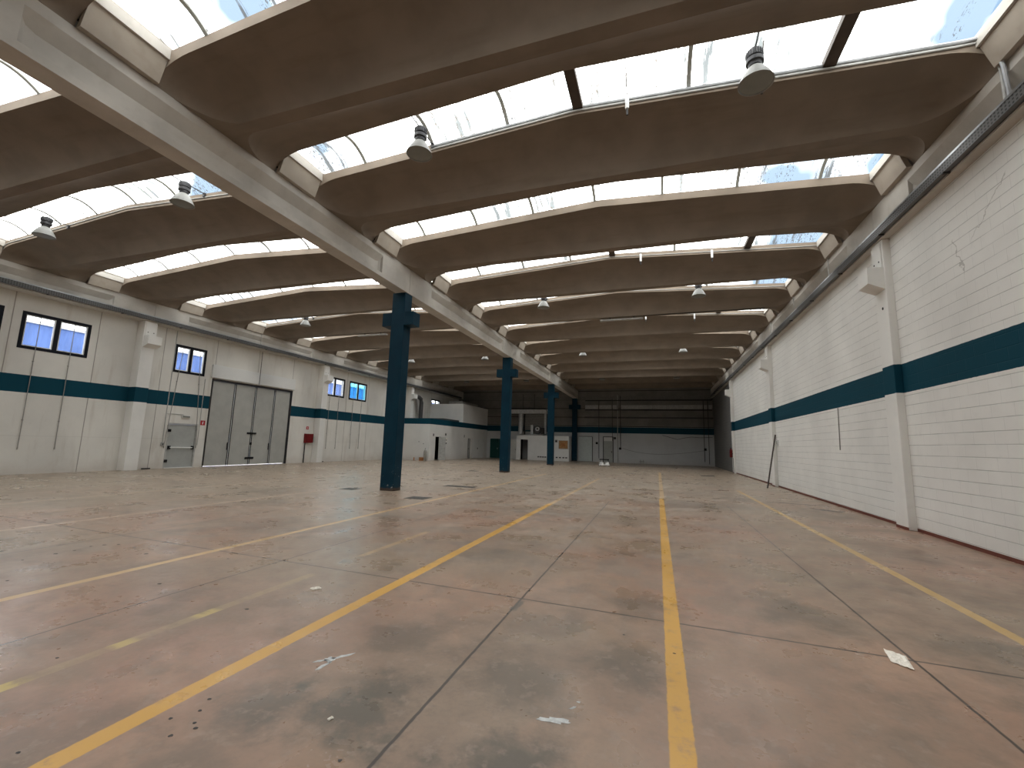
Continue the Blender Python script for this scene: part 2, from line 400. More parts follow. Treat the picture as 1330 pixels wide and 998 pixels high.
struct(MB().box(XR, XR + .3, YF, 34.75, 0, ZB0), 'wall_right', M['block'], 'white painted concrete block wall with dark teal band on the right', 'wall')
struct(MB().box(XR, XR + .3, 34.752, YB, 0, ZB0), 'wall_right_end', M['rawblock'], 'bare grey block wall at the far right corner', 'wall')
WIN = [(6.36, 8.42, 4.59, 6.0), (8.9, 10.97, 4.59, 5.98), (14.3, 15.86, 4.6, 5.97), (24.39, 26.44, 4.63, 6.03), (26.96, 29.03, 4.6, 6.02), (39.6, 41.5, 4.6, 6.0)]
GATE = (16.3, 21.64, 0, 4.57); FDOOR = (14.45, 15.86, 0, 2.15)
struct(wall_grid('x', XL, XL - .3, YF, YB, 0, ZB0, WIN + [GATE, FDOOR]), 'wall_left', M['panel'], 'white precast panel wall with teal band, windows and folding gate', 'wall')
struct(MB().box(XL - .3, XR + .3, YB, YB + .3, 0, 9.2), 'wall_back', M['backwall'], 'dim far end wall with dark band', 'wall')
struct(MB().box(XL - .3, XR + .3, YF - .3, YF, 0, 9.2), 'wall_front', M['frontwall'], 'white end wall behind the viewpoint', 'wall')
sk = MB().box(XR - .012, XR, YF, 11.80, 0, .065)
PR = [11.82, 23.05, 34.28]; PW = .52
for i, y in enumerate(PR): sk.box(XR - .012, XR, y + PW + .012, (PR[i + 1] - .012) if i < 2 else 34.9, 0, .065)
struct(sk, 'baseboard_right', M['skirt'], 'thin red brown skirting strip along foot of the block wall', 'baseboard')

# pilasters -------------------------------------------------------
def bracket_mesh(s, x, y0, y1):
    """corbel box with a sloping underside, pointing in direction s from plane x"""
    mb = MB(); poly = [(0, 5.42), (.02, 5.42), (.33, 5.57), (.33, 5.95), (0, 5.95)]
    a = [(x + s * p, y0, z) for p, z in poly]; b = [(x + s * p, y1, z) for p, z in poly]
    return mb.loft([a, b], smooth=False)
def pilaster(name, s, xf, xw, y, label):
    r = empty(name, (0, 0, 0))
    MB().box(xw, xf, y, y + PW, 0, ZB0, .012).build('shaft', M['pilaster'], r)
    bracket_mesh(s, xf, y + .02, y + PW + (.06 if s > 0 else 0)).build('bracket', M['pilaster'], r)
    pl = MB().box(xf, xf + s * .03, y + .05, y + PW - .04, 5.95, ZB0 - .08, .008).build('fixing_plate', M['pilaster'], r)
    for yy in (.15, .38):
        MB().tube([(xf + s * .028, y + yy, 6.12), (xf + s * .036, y + yy, 6.12)], .022, 10).build('bolt_hole', M['black'], pl)
    if s < 0: MB().box(xf - .004, xf, y, y + PW, 0, .06).build('skirting', M['skirt'], r)
    tag(r, label, 'pilaster', 'wall pilasters')
    return r
for y, l in zip(PR, ('white pilaster with bracket on the block wall, nearest the camera', 'white pilaster on the block wall with the dark pole leaning by it', 'white pilaster on the block wall with the red extinguisher')):
    pilaster('pilaster', -1, 5.09, XR, y, l)
PLY = [12.6, 23.72, 34.95]
for y, l in zip(PLY, ('white pilaster between big slatless window and emergency exit door', 'white pilaster beside the red hydrant cabinet and the paired windows', 'far white pilaster on the panel wall just before the inner room')):
    pilaster('pilaster', 1, -21.64, XL, y, l.replace('big slatless', 'the big twin'))

# ------------------------------------------------------------------ columns
for k, l in enumerate(('dark teal concrete column, largest and nearest the camera', 'dark teal concrete column, second along the central beam', 'dark teal concrete column, third along the central beam', 'almost black column against the far wall under the beam end')):
    y0 = 12.23 + 11.23 * k - (.30 if k == 3 else 0)
    r = empty('column', (-8.28, y0 + .215, 0))
    MB().box(-.25, .25, -.215, .215, 0, ZB0, .015).build('shaft', M['teal'], r)
    for s in (-1, 1): MB().box(s * .25, s * .60, -.215, .215, 5.47, 5.93, .01).build('bracket', M['teal'], r)
    tag(r, l, 'column', 'central columns')

# ------------------------------------------------------------------ longitudinal beams
def beam_mesh(cx, w, y0, y1, solid0, solid1):
    """I-shaped precast beam with rounded recessed side panels between solid ends"""
    def sec(y, d, hz):
        h = [(w, ZB0), (w, 6.745), (w - d, 6.745 + .05 * hz), (w - d, 7.30 - .22 * hz), (w, 7.30), (w, ZB1)]
        return [(cx + x, y, z) for x, z in h] + [(cx - x, y, z) for x, z in reversed(h)]
    ys = [(y0, 0), (y0 + solid0, 0), (y0 + solid0 + .015, .07), (y0 + solid0 + .08, .12), (y0 + solid0 + .2, .14), (y1 - solid1 - .2, .14), (y1 - solid1 - .08, .12), (y1 - solid1 - .015, .07), (y1 - solid1, 0), (y1, 0)]
    return MB().loft([sec(y, d, d / .14) for y, d in ys], smooth=False)
def beams(cx, w, seams, name, labels):
    pts = [YF + .02] + seams
    for i in range(len(pts) - 1):
        a, b = pts[i] + .006, pts[i + 1] - .006
        o = beam_mesh(cx, w, a, b, 1.5 if i else .6, 1.58).build(name, M['beam'])
        tag(o, labels[i], 'beam', 'longitudinal roof beams' if i else None, None if i else 'structure')
beams(-8.215, .215, [1.18, 12.41, 23.64, 34.87, YB - .02], 'central_roof_beam', ['concrete central roof beam behind the viewpoint', 'concrete central roof beam from top left corner to the nearest column', 'concrete central roof beam between nearest and second column', 'concrete central roof beam between second and third column', 'concrete central roof beam from third column to the far wall'])
beams(5.30, .24, [.86, 12.09, 23.32, 34.55, YB - .02], 'wall_roof_beam', ['concrete edge beam behind the viewpoint on block wall', 'concrete edge beam on block wall, nearest, over its first pilaster', 'concrete edge beam on block wall between first and second pilaster', 'concrete edge beam on block wall between second and third pilaster', 'concrete edge beam on block wall past its third pilaster'])
beams(-21.92, .38, [1.8, 12.87, 23.98, 35.2, YB - .02], 'wall_roof_beam', ['concrete edge beam behind the viewpoint on panel wall', 'concrete edge beam above the big twin window at far left', 'concrete edge beam above the folding gate on panel wall', 'concrete edge beam above the paired windows on panel wall', 'concrete edge beam in dark corner above the inner room'])

# ------------------------------------------------------------------ roof ribs
def zt(x, bay):
    a, b = BAYS[bay]; m = (a + b) / 2; h = (b - a) / 2
    return 8.05 + .37 * max(0, 1 - abs(x - m) / h)
def rib_mesh(bay):
    a, b = BAYS[bay]; a -= .03; b += .03; m = (a + b) / 2
    ss = [0, .008, .025, .05, .085, .13, .18, .25, .33, .42, .52, .63, .75, 1.0, 1.6, 2.6, 4.0, 5.4]
    xs = [a + s for s in ss] + [m - .25, m, m + .25] + [b - s for s in reversed(ss)]
    N = 12; c = RIBW / 2; secs = []
    for x in xs:
        s = min(x - a, b - x); top = zt(x, bay)
        if abs(x - m) < .3: top = zt(m + .25, bay) + (.012 if abs(x - m) < .01 else 0)
        t = min(1, s / .75); f = math.sqrt(max(0, 1 - (1 - t) ** 2))
        zr = ZB1 + (top - .2 - ZB1) * f
        t2 = min(1, s / .7); hb = .13 + (c - .13) * (1 - math.sqrt(max(0, 1 - (1 - t2) ** 2)))
        if s == 0: hb = c; zr = ZB1
        yb = c - hb; half = [(0, top), (0, zr)]
        for i in range(1, N + 1):
            th = i / N * PI / 2; u = i / N; w = .72
            half.append((yb * (w * math.sin(th) + (1 - w) * u), ZB1 + (zr - ZB1) * (w * math.cos(th) + (1 - w) * (1 - u))))
        secs.append([(x, y, z) for y, z in half] + [(x, RIBW - y, z) for y, z in reversed(half)])
    return MB().loft(secs, smooth=True)
def rib_label(bay, k):
    side = 'between the central beam and block wall' if bay == 'right' else 'between the panel wall and central beam'
    return f'arched concrete roof rib {side}, {ORD[k]} from the camera'
PROTO = {}
for bay in BAYS:
    for k in range(-3, 12):
        if bay not in PROTO:
            o = rib_mesh(bay).build('roof_rib', M['rib'], sharp=30); PROTO[bay] = o
        else:
            o = PROTO[bay].copy(); COL.objects.link(o)
        o.location = (0, RIB0 + RIBD * k, 0)
        o.name = 'roof_rib' if k >= -1 else 'ceiling'
        if 'kind' in o: del o['kind']
        if k < -1:
            tag(o, f'concrete roof rib behind the viewpoint, {bay} aisle', 'ceiling', None, 'structure')
        else: tag(o, rib_label(bay, k + 1), 'roof rib', f'roof ribs of the {bay} aisle')

# ------------------------------------------------------------------ skylights
GW = RIBD - RIBW     # clear width of a strip
RISE = .20
def arc(x, z, y0, y1, n=10, off=0.0):
    return [(x, y0 + (y1 - y0) * i / n, z + off + RISE * (1 - (2 * i / n - 1) ** 2)) for i in range(n + 1)]
def end_panel_mesh(x, s):
    mb = MB(); pr = [(0, ZB1), (.16, 7.88), (.235, 7.88), (.10, ZB1)]
    mb.loft([[(x + s * p, .005, z) for p, z in pr], [(x + s * p, GW - .005, z) for p, z in pr]], smooth=False)
    return mb
def lip_mesh(x, s):
    mb = MB(); pr = [(.14, 7.88), (.20, 8.075), (.28, 8.075), (.28, 7.88)]
    return mb.loft([[(x + s * p, .004, z) for p, z in pr], [(x + s * p, GW - .004, z) for p, z in pr]], smooth=False)
def skylight(bay, i):
    """strip of arched sheeting between rib i-1 and rib i (y origin = far edge of rib i-1)"""
    a, b = BAYS[bay]; m = (a + b) / 2; a2, b2 = a + .2, b - .2
    closed = i >= 10
    vent = bay == 'right' and i in (1, 3, 5)
    r = empty('skylight', (0, RIB0 + RIBD * (i - 1) + RIBW, 0))
    off = -6.47 - (-1.465) if i % 2 else -6.9 - (-1.465)
    bars = [m + off + 1.785 * n for n in range(9)]; bars = [x for x in bars if a2 + .2 < x < b2 - .2]
    fr = []
    if vent: fr = [-1.40, 2.87]; bars = [x for x in bars if all(abs(x - f) > .5 for f in fr) and x < 3]
    xs = sorted({a2, b2, m, *bars, *[x for x in (a2 + 1.5, b2 - 1.5)]})
    mb = MB(); mb.loft([arc(x, zt(x, bay), -.012, GW + .012, 10, .012) for x in xs], smooth=True, closed=False, caps=False)
    g = mb.build('glazing' if not closed else 'roof_sheet', M['sheet'] if not closed else M['endp'], r, sharp=40, recalc=False)
    for x, s in ((a, 1), (b, -1)):
        e = end_panel_mesh(x + s * .005, s).build('end_panel', M['endp'], r)
        lip_mesh(x + s * .005, s).build('lip', M['beam'], e)
        MB().box(x + s * .19, x + s * .23, .004, GW - .004, 8.078, 8.11).build('edge_strip', M['darkmetal'], e)
    if not closed:
        for x in bars:
            w = .035; lo = arc(x, zt(x, bay), .0, GW, 10, -.02); hi = arc(x, zt(x, bay), .0, GW, 10, .006)
            secs = [[(p[0] - w, p[1], p[2]), (p[0] + w, p[1], p[2]), (q[0] + w, q[1], q[2]), (q[0] - w, q[1], q[2])] for p, q in zip(lo, hi)]
            MB().loft(secs, smooth=False).build('glazing_bar', M['bar'], r)
        for x in fr:
            MB().box(x - .10, x + .10, .0, GW, zt(x, bay) - .10, zt(x, bay) + .02, .008).build('vent_frame', M['brownframe'], r)
        if vent:
            for x in (-.43, 1.80):
                z = zt(x, bay)
                ac = MB().tube([(x, GW - .22, z - .44), (x, GW - .22, z - .18)], .036, 12).build('vent_actuator', M['whiteplastic'], r)
                MB().tube([(x, GW - .22, z - .57), (x, GW - .22, z - .44)], .02, 8).build('drive_tip', M['darkmetal'], ac)
                MB().tube([(x, GW - .22, z - .18), (x, GW * .5, z + RISE - .05)], .012, 8).build('piston', M['rodm'], ac)
                MB().tube([(x, GW - .22, z - .16), (x, GW - .002, z - .06)], .012, 8).build('mounting_arm', M['rodm'], ac)
    return r
SKY = []
for bay in BAYS:
    side = 'between central beam and block wall' if bay == 'right' else 'between panel wall and central beam'
    for i in range(-2, 12):
        r = skylight(bay, i)
        if i < 0:
            r.name = 'ceiling_glazing'; tag(r, f'skylight strip behind the viewpoint, {bay} aisle', 'ceiling', None, 'structure')
        elif i < 10: tag(r, f'arched translucent skylight strip {side}, {ORD[i]} from the camera', 'skylight', f'skylights of the {bay} aisle')
        else: tag(r, f'closed dark roof strip {side}, ' + ('just past the last skylight' if i == 10 else 'nearest the far wall'), 'roof strip', None)
        if i < 10: SKY.append((bay, r.location.y + GW / 2))
# closing strips at both ends of the roof
for bay in BAYS:
    a, b = BAYS[bay]; mb = MB()
    mb.box(a - .03, b + .03, RIB0 + RIBD * 11 + RIBW + .002, YB - .002, 8.0, 8.12)
    mb.box(a - .03, b + .03, YF + .002, RIB0 - RIBD * 3 - .002, 8.0, 8.12)
    struct(mb, 'ceiling', M['endp'], f'closing roof slab at the ends of the {bay} aisle', 'ceiling')

for x0, x1, l in ((-8.64, -7.79, 'added light blocking strip over the central beam'), (4.86, 5.54, 'added light blocking strip over the block wall beam'), (-22.3, -21.35, 'added light blocking strip over the panel wall beam')):
    mb = MB().box(x0, x1, YF + .002, YB - .002, 8.115, 8.16)  # added covers that stop sky light leaking in above the beams
    if x0 > 0: mb.box(5.42, 5.54, YF + .002, YB - .002, ZB1, 8.115)
    if x0 < -20: mb.box(-22.3, -22.1, YF + .002, YB - .002, ZB1, 8.115)
    struct(mb, 'ceiling', M['endp'], l, 'ceiling')

# ------------------------------------------------------------------ high bay lamps
def lamp_proto():
    r = empty('high_bay_lamp')
    prof = [(.055, .30), (.10, .275), (.135, .24), (.19, .15), (.245, .05), (.265, .0), (.272, -.012), (.262, -.012), (.235, .045), (.18, .145), (.125, .235), (.09, .268), (.055, .29)]
    MB().lathe(prof + [prof[0]], n=28).build('shade', M['shade'], r, sharp=50)
    MB().lathe([(.0, -.004), (.14, -.006), (.252, .004), (.250, .014), (.0, .010)], n=28).build('lens', M['lens'], r, sharp=50)
    h = MB().lathe([(.0, .60), (.08, .60), (.115, .58), (.125, .55), (.125, .46), (.10, .455), (.10, .43), (.135, .425), (.135, .36), (.105, .35), (.10, .296), (.0, .296)], n=24).build('gear_housing', M['housing'], r, sharp=40)
    fins = MB()
    for k in range(20):
        a = 2 * PI * k / 20; c, s = math.cos(a), math.sin(a)
        fins.add([(c * .123 - s * .004, s * .123 + c * .004, .47), (c * .123 + s * .004, s * .123 - c * .004, .47), (c * .137 + s * .004, s * .137 - c * .004, .47), (c * .137 - s * .004, s * .137 + c * .004, .47),
                  (c * .123 - s * .004, s * .123 + c * .004, .56), (c * .123 + s * .004, s * .123 - c * .004, .56), (c * .137 + s * .004, s * .137 - c * .004, .56), (c * .137 - s * .004, s * .137 + c * .004, .56)],
                 [(0, 1, 2, 3), (4, 7, 6, 5), (0, 4, 5, 1), (1, 5, 6, 2), (2, 6, 7, 3), (3, 7, 4, 0)])
    fins.build('cooling_fins', M['housing'], h)
    ring = [(.045 * math.cos(2 * PI * k / 16), 0, .635 + .045 * math.sin(2 * PI * k / 16)) for k in range(17)]
    MB().tube(ring, .007, 6, False).build('hook', M['steel'], r)
    bar = MB().tube([(0, -GW / 2 + .0, .585), (0, GW / 2 - .03, .585)], .013, 8).build('support_bar', M['darkmetal'], r)
    MB().box(-.035, .035, GW / 2 - .05, GW / 2 - .001, .49, .61, .006).build('clamp', M['darkmetal'], bar)
    return r
LAMPS = []
def gapc(i): return RIB0 + RIBD * (i - 1) + RIBW + GW / 2
for X, i, dz, l in ((1.65, 1, 0, 'grey high bay lamp in the nearest full skylight beside block wall'), (-4.67, 1, 0, 'grey high bay lamp in nearest full skylight, beside central beam'),
                (1.66, 4, 0, 'high bay lamp over right aisle, second row, on the block wall side'), (-4.67, 4, 0, 'high bay lamp over right aisle, second row, on the central beam side'),
                (1.64, 7, 0, 'small far high bay lamp over right aisle, third row, block wall side'), (-4.65, 7, 0, 'small far high bay lamp over right aisle, third row, central beam side'),
                (1.65, 10, -.04, 'tiny high bay lamp over right aisle by far wall, block wall side'), (-4.63, 10, -.04, 'tiny high bay lamp over right aisle by far wall, central beam side'),
                (-11.76, 1, 0, 'high bay lamp in left aisle, nearest row, beside the central beam'), (-17.75, 1, -.1, 'high bay lamp at left edge of the photo, nearest row'),
                (-17.9, 4, 0, 'high bay lamp over the folding gate side of the left aisle, second row'),
                (-11.75, 7, 0, 'far high bay lamp in left aisle just left of second column'), (-17.84, 7, 0, 'far high bay lamp in left aisle just right of nearest column'),
                (-18.03, 10, -.04, 'tiny high bay lamp in left aisle above the inner room'), (-11.75, 10, -.04, 'tiny high bay lamp in left aisle between second and third column')):
    if not LAMPS: o = lamp_proto()
    else: o = copy_tree(LAMPS[0])
    bay = 'right' if X > -8 else 'left'
    o.location = (X, gapc(i), 7.63 + dz); LAMPS.append(o); tag(o, l, 'lamp', 'high bay lamps')

# ------------------------------------------------------------------ cable trays, conduits
def cable_tray(x, s, y0, y1, zlo, label):
    r = empty('cable_tray')
    mb = MB().box(x, x + s * .012, y0, y1, zlo, zlo + .19).box(x, x + s * .10, y0, y1, zlo, zlo + .012).box(x + s * .088, x + s * .10, y0, y1, zlo + .012, zlo + .188)
    mb.build('channel', M['tray'], r)
    MB().box(x, x + s * .105, y0, y1, zlo + .188, zlo + .205).box(x + s * .094, x + s * .105, y0, y1, zlo + .165, zlo + .19).build('upper_rim', M['steel'], r)
    MB().tube([(x + s * .05, y0 + .02, zlo + .05), (x + s * .05, y1 - .02, zlo + .05)], .03, 8).build('cable_bundle', M['black'], r)
    n = int((y1 - y0) / 2.4)
    for k in range(n):
        y = y0 + 1.2 + k * 2.4
        MB().box(x, x + s * .11, y, y + .04, zlo - .03, zlo).build('support_arm', M['darkmetal'], r)
    tag(r, label, 'cable tray'); return r
cable_tray(5.06, -1, -4, 45.5, 6.66, 'long grey metal cable tray along the edge beam over block wall')
cable_tray(-21.54, 1, -4, 45.5, 6.66, 'long grey metal cable tray along the edge beam over panel wall')
def conduit(pts, r, label, mat='pipe', name='conduit', cat='conduit', n=8, group=None):
    o = MB().tube(pts, r, n).build(name, M[mat]); tag(o, label, cat, group); return o
def rib_y(k): return RIB0 + RIBD * k
for k, l in ((1, 'grey conduit running along the rim of second rib to block wall beam'), (3, 'thin conduit along the rim of fourth rib down to block wall beam'), (4, 'thin conduit along the rim of fifth rib down to block wall beam'), (5, 'thin conduit along the rim of sixth rib down to block wall beam'), (7, 'thin conduit along the rim of eighth rib down to block wall beam')):
    y = rib_y(k) - .014; z = lambda x: zt(x, 'right') - .13
    rr = .022 if k == 1 else .012
    x1 = -6.6 if k != 1 else -4.7
    pts = [(x1, y, z(x1)), (-1.46, y, z(-1.5)), (4.55, y, z(4.55)), (4.82, y, 7.95), (5.0, y, 7.60), (5.03, y, 7.42), (5.035, y, 6.87)]
    conduit(pts, rr, l)
    if k == 1:
        conduit([(x1, y, z(x1) + .07), (-1.46, y, z(-1.5) + .07), (4.6, y, z(4.6) + .075), (4.86, y - .03, 8.0), (4.98, y - .08, 7.62), (5.0, y - .1, 7.4), (5.03, y - .1, 6.87)], .03, 'thicker grey conduit bending down at the corner of the second rib', 'steel')
for k, l in ((1, 'conduit along rim of second rib in left aisle down to panel wall beam'), (4, 'conduit along rim of fifth rib in left aisle down to panel wall beam')):
    y = rib_y(k) - .014; z = lambda x: zt(x, 'left') - .12
    conduit([(-9, y, z(-9)), (-15, y, z(-15)), (-21.0, y, z(-21.0)), (-21.3, y, 7.9), (-21.49, y, 7.5), (-21.53, y, 7.4), (-21.53, y, 6.87)], .014, l)
for bay, xc, k, l in (('right', -1.46, 4, 'flat cable tray slung under the fifth rib of the right aisle'), ('left', -14.9, 4, 'flat cable tray slung under the fifth rib of the left aisle')):
    y = rib_y(k) + RIBW / 2; r = empty('cable_box')
    MB().box(xc - .95, xc + .95, y - .09, y + .09, 7.34, 7.40, .004).build('tray_body', M['louver'], r)
    for s in (-.5, .55): MB().tube([(xc + s, y, 7.40), (xc + s, y, ZB1 - .001)], .03, 8).build('hanger', M['darkmetal'], r)
    tag(r, l, 'cable box')
y = rib_y(4) + RIBW / 2 - .1
conduit([(-.5, y, 7.465), (2.0, y, 7.462), (4.3, y, 7.462)], .015, 'dark cable stapled under the fifth rib towards block wall', 'black', 'cable', 'cable', 6)

# ------------------------------------------------------------------ windows, gate and doors of the left wall
def window(n, w, pane, label, rods=None):
    y0, y1, z0, z1 = w; r = empty(f'window_{n}', (0, 0, 0)); x0, x1 = XL - .10, XL + .012
    t = .11; mb = MB(); mb.box(x0, x1, y0, y1, z0, z0 + t).box(x0, x1, y0, y1, z1 - t, z1).box(x0, x1, y0, y0 + t, z0 + t, z1 - t).box(x0, x1, y1 - t, y1, z0 + t, z1 - t)
    mb.build('window_frame', M['winframe'], r)
    ym = (y0 + y1) / 2
    MB().box(x0 + .01, x1 - .01, ym - .07, ym + .07, z0 + t, z1 - t).build('mullion', M['winframe'], r)
    for a, b in ((y0 + t, ym - .07), (ym + .07, y1 - t)):
        s = MB(); f = .035
        s.box(x0 + .02, x1 - .02, a, b, z0 + t, z0 + t + f).box(x0 + .02, x1 - .02, a, b, z1 - t - f, z1 - t).box(x0 + .02, x1 - .02, a, a + f, z0 + t + f, z1 - t - f).box(x0 + .02, x1 - .02, b - f, b, z0 + t + f, z1 - t - f)
        so = s.build('sash', M['whiteplastic'], r)
        MB().box(x0 + .045, x0 + .053, a + f, b - f, z0 + t + f, z1 - t - f).build('pane', M[pane], so)
    tag(r, label, 'window', None, 'structure')
WL = ('dark framed window cut by the left edge of the photo', 'dark framed twin window, largest, on the panel wall at left', 'dark framed twin window above the small emergency exit door', 'dark framed window partly behind the pilaster bracket', 'dark framed window with bright cyan panes beside the second column', 'small bright window above the inner room roof')
for i, w in enumerate(WIN): window(i + 1, w, 'cyanpane' if i == 4 else 'pane', WL[i])
def rod(p, q, label):
    r = empty('window_rod'); d = [(XL + .035, *p), (XL + .035, *q)]
    MB().tube(d, .013, 8).build('shaft', M['rodm'], r)
    for f in (.35, .8):
        y, z = p[0] + (q[0] - p[0]) * f, p[1] + (q[1] - p[1]) * f
        MB().box(XL, XL + .05, y - .02, y + .02, z - .012, z + .012).build('guide', M['rodm'], r)
    MB().tube([(XL + .035, q[0], q[1]), (XL + .035, q[0], q[1] - .10)], .018, 8).build('grip', M['rodm'], r)
    tag(r, label, 'rod', 'window opening rods')
for p, q, l in (((9.4, 5.86), (9.4, 1.0), 'thin opening rod under the left pane of the largest window'), ((10.42, 5.86), (10.43, 1.0), 'thin opening rod under the right pane of the largest window'),
                ((14.66, 5.82), (14.36, 1.05), 'slanting opening rod from left pane above the exit door'), ((15.5, 5.82), (15.86, 1.05), 'slanting opening rod from right pane above the exit door'),
                ((24.94, 5.9), (24.94, 1.0), 'opening rod nearest the pilaster under the paired windows'), ((25.88, 5.9), (25.89, 1.0), 'second opening rod from the pilaster under paired windows'),
                ((27.46, 5.9), (27.46, 1.0), 'opening rod under the left cyan pane'), ((28.48, 5.9), (28.45, 1.0), 'opening rod under the right cyan pane')):
    rod(p, q, l)
# folding gate
r = empty('door_1'); gx = XL - .06
edges = [16.36, 17.71, 19.025, 20.36, 21.58]
for i in range(4):
    a, b = edges[i] + .022, edges[i + 1] - .022
    lf = MB().box(gx - .06, gx, a, b, .035, 4.46, .006).build('gate_leaf', M['gatepaint'], r)
    MB().box(gx, gx + .012, a - .005, a + .045, .035, 4.46).box(gx, gx + .012, b - .045, b + .005, .035, 4.46).build('edge_gasket', M['darkmetal'], lf)
    if i in (0, 2): MB().box(gx + .012, gx + .05, b - .11, b - .03, .85, 1.25, .01).build('handle', M['darkmetal'], lf)
fr = MB().box(XL - .2, XL + .005, 16.3, 16.355, 0, 4.57).box(XL - .2, XL + .005, 21.585, 21.64, 0, 4.57).box(XL - .2, XL + .02, 16.3, 21.64, 4.47, 4.57)
fr.build('gate_frame', M['darkmetal'], r)
MB().box(gx + .012, gx + .05, 18.72, 19.32, 1.74, 1.84, .008).build('locking_bar', M['black'], r)
MB().box(gx + .012, gx + .05, 18.75, 19.30, .33, .45, .008).build('lower_bolt', M['black'], r)
MB().tube([(gx + .035, 19.05, .45), (gx + .035, 19.02, 1.74)], .014, 8).box(gx + .012, gx + .06, 18.97, 19.08, 1.14, 1.28, .008).build('bolt_rod', M['black'], r)
MB().tube([(XL - .02, 16.33, .03), (XL - .02, 16.33, 4.4)], .02, 8).build('side_post', M['steel'], r)
tag(r, 'large grey four leaf folding gate in the panel wall', 'gate', None, 'structure')
lt = struct(MB().box(XL, XL + .14, 16.2, 19.0, 4.62, 5.30, .01).box(XL, XL + .14, 19.02, 21.68, 4.62, 5.30, .01), 'trim_1', M['upper'], 'white boxed lintel over the folding gate', 'lintel')
conduit([(XL + .153, 19.01, 6.55), (XL + .153, 19.01, 4.62)], .014, 'thin dark conduit down the middle of the gate lintel', 'darkmetal')
# emergency exit door
r = empty('door_2')
MB().box(XL - .10, XL - .04, 14.52, 15.79, .03, 2.08, .006).build('door_leaf', M['doorpaint'], r)
MB().box(XL - .12, XL + .012, 14.45, 14.515, 0, 2.15).box(XL - .12, XL + .012, 15.795, 15.86, 0, 2.15).box(XL - .12, XL + .012, 14.515, 15.795, 2.085, 2.15).build('door_frame', M['pipe'], r)
pb = MB().tube([(XL + .05, 14.60, .99), (XL + .05, 15.68, .97)], .024, 10).build('panic_bar', M['whiteplastic'], r)
for y in (14.56, 15.66): MB().box(XL - .04, XL + .07, y, y + .09, .90, 1.06, .01).build('bar_bracket', M['black'], pb)
for z in (.28, 1.72): MB().box(XL - .03, XL + .035, 14.46, 14.60, z, z + .13, .01).build('hinge', M['black'], r)
MB().box(XL - .12, XL + .03, 14.50, 15.80, 0, .028).build('threshold', M['whiteplastic'], r)
tag(r, 'grey emergency exit door with white panic bar', 'door', None, 'structure')
r = empty('emergency_light'); MB().box(XL, XL + .09, 14.98, 15.38, 2.42, 2.54, .015).build('body', M['whiteplastic'], r)
MB().box(XL + .09, XL + .10, 15.01, 15.35, 2.44, 2.52).build('diffuser', M['lens'], r)
MB().tube([(XL + .02, 14.30, 2.58), (XL + .02, 15.05, 2.58), (XL + .02, 15.12, 2.53)], .012, 8).build('conduit', M['pipe'], r)
tag(r, 'small white emergency light above the exit door', 'light')
conduit([(XL + .018, 14.285, 6.6), (XL + .018, 14.285, 1.2)], .018, 'vertical grey conduit left of the exit door', 'pipe')
conduit([(XL + .015, 15.93, 4.48), (XL + .015, 15.93, 1.1)], .015, 'vertical grey conduit right of the exit door', 'pipe')
r = empty('switch_box'); MB().box(XL, XL + .07, 14.22, 14.34, 1.05, 1.22, .01).build('body', M['pipe'], r)
MB().box(XL + .07, XL + .085, 14.26, 14.30, 1.10, 1.17).build('button', M['darkmetal'], r); tag(r, 'small grey switch box beside the exit door', 'switch')
def sign(y, z, w, h, label):
    r = empty('fire_sign'); MB().box(XL, XL + .006, y - w / 2, y + w / 2, z - h / 2, z + h / 2).build('plate', M['signred'], r)
    g = MB(); x = XL + .0062
    g.box(x, x + .001, y - w * .12, y + w * .12, z - h * .30, z + h * .15).box(x, x + .001, y - w * .06, y + w * .06, z + h * .15, z + h * .28).box(x, x + .001, y + w * .04, y + w * .22, z + h * .2, z + h * .26)
    g.build('pictogram', M['whiteplastic'], r); tag(r, label, 'sign')
sign(16.09, 2.23, .24, .24, 'red fire sign with white symbol beside the folding gate')
sign(23.16, 2.28, .2, .2, 'red fire sign above the hydrant cabinet')
r = empty('hydrant_cabinet'); MB().box(XL, XL + .2, 22.92, 23.55, 1.30, 1.90, .012).build('case', M['red'], r)
d = MB().box(XL + .2, XL + .215, 22.95, 23.52, 1.33, 1.87, .006).build('door', M['red'], r); MB().box(XL + .215, XL + .235, 23.46, 23.49, 1.55, 1.65).build('handle', M['black'], d)
MB().tube([(XL + .06, 23.0, 1.30), (XL + .06, 23.0, 0.0)], .03, 10).build('supply_pipe', M['black'], r)
tag(r, 'red fire hydrant cabinet on the panel wall near the gate', 'hydrant cabinet')
r = empty('wall_socket'); MB().box(XL, XL + .08, 24.45, 24.57, 1.42, 1.60, .01).build('body', M['black'], r); MB().box(XL + .08, XL + .09, 24.47, 24.55, 1.45, 1.57).build('cover', M['darkmetal'], r); tag(r, 'small dark socket box right of the second left pilaster', 'socket')
for y, l in ((13.55, 'dark floor level slot beside the near left pilaster'), (24.5, 'dark floor level slot beside the second left pilaster')):
    tag(MB().box(XL, XL + .05, y, y + .35, 0, .05, .005).build('floor_vent', M['black']), l, 'vent')

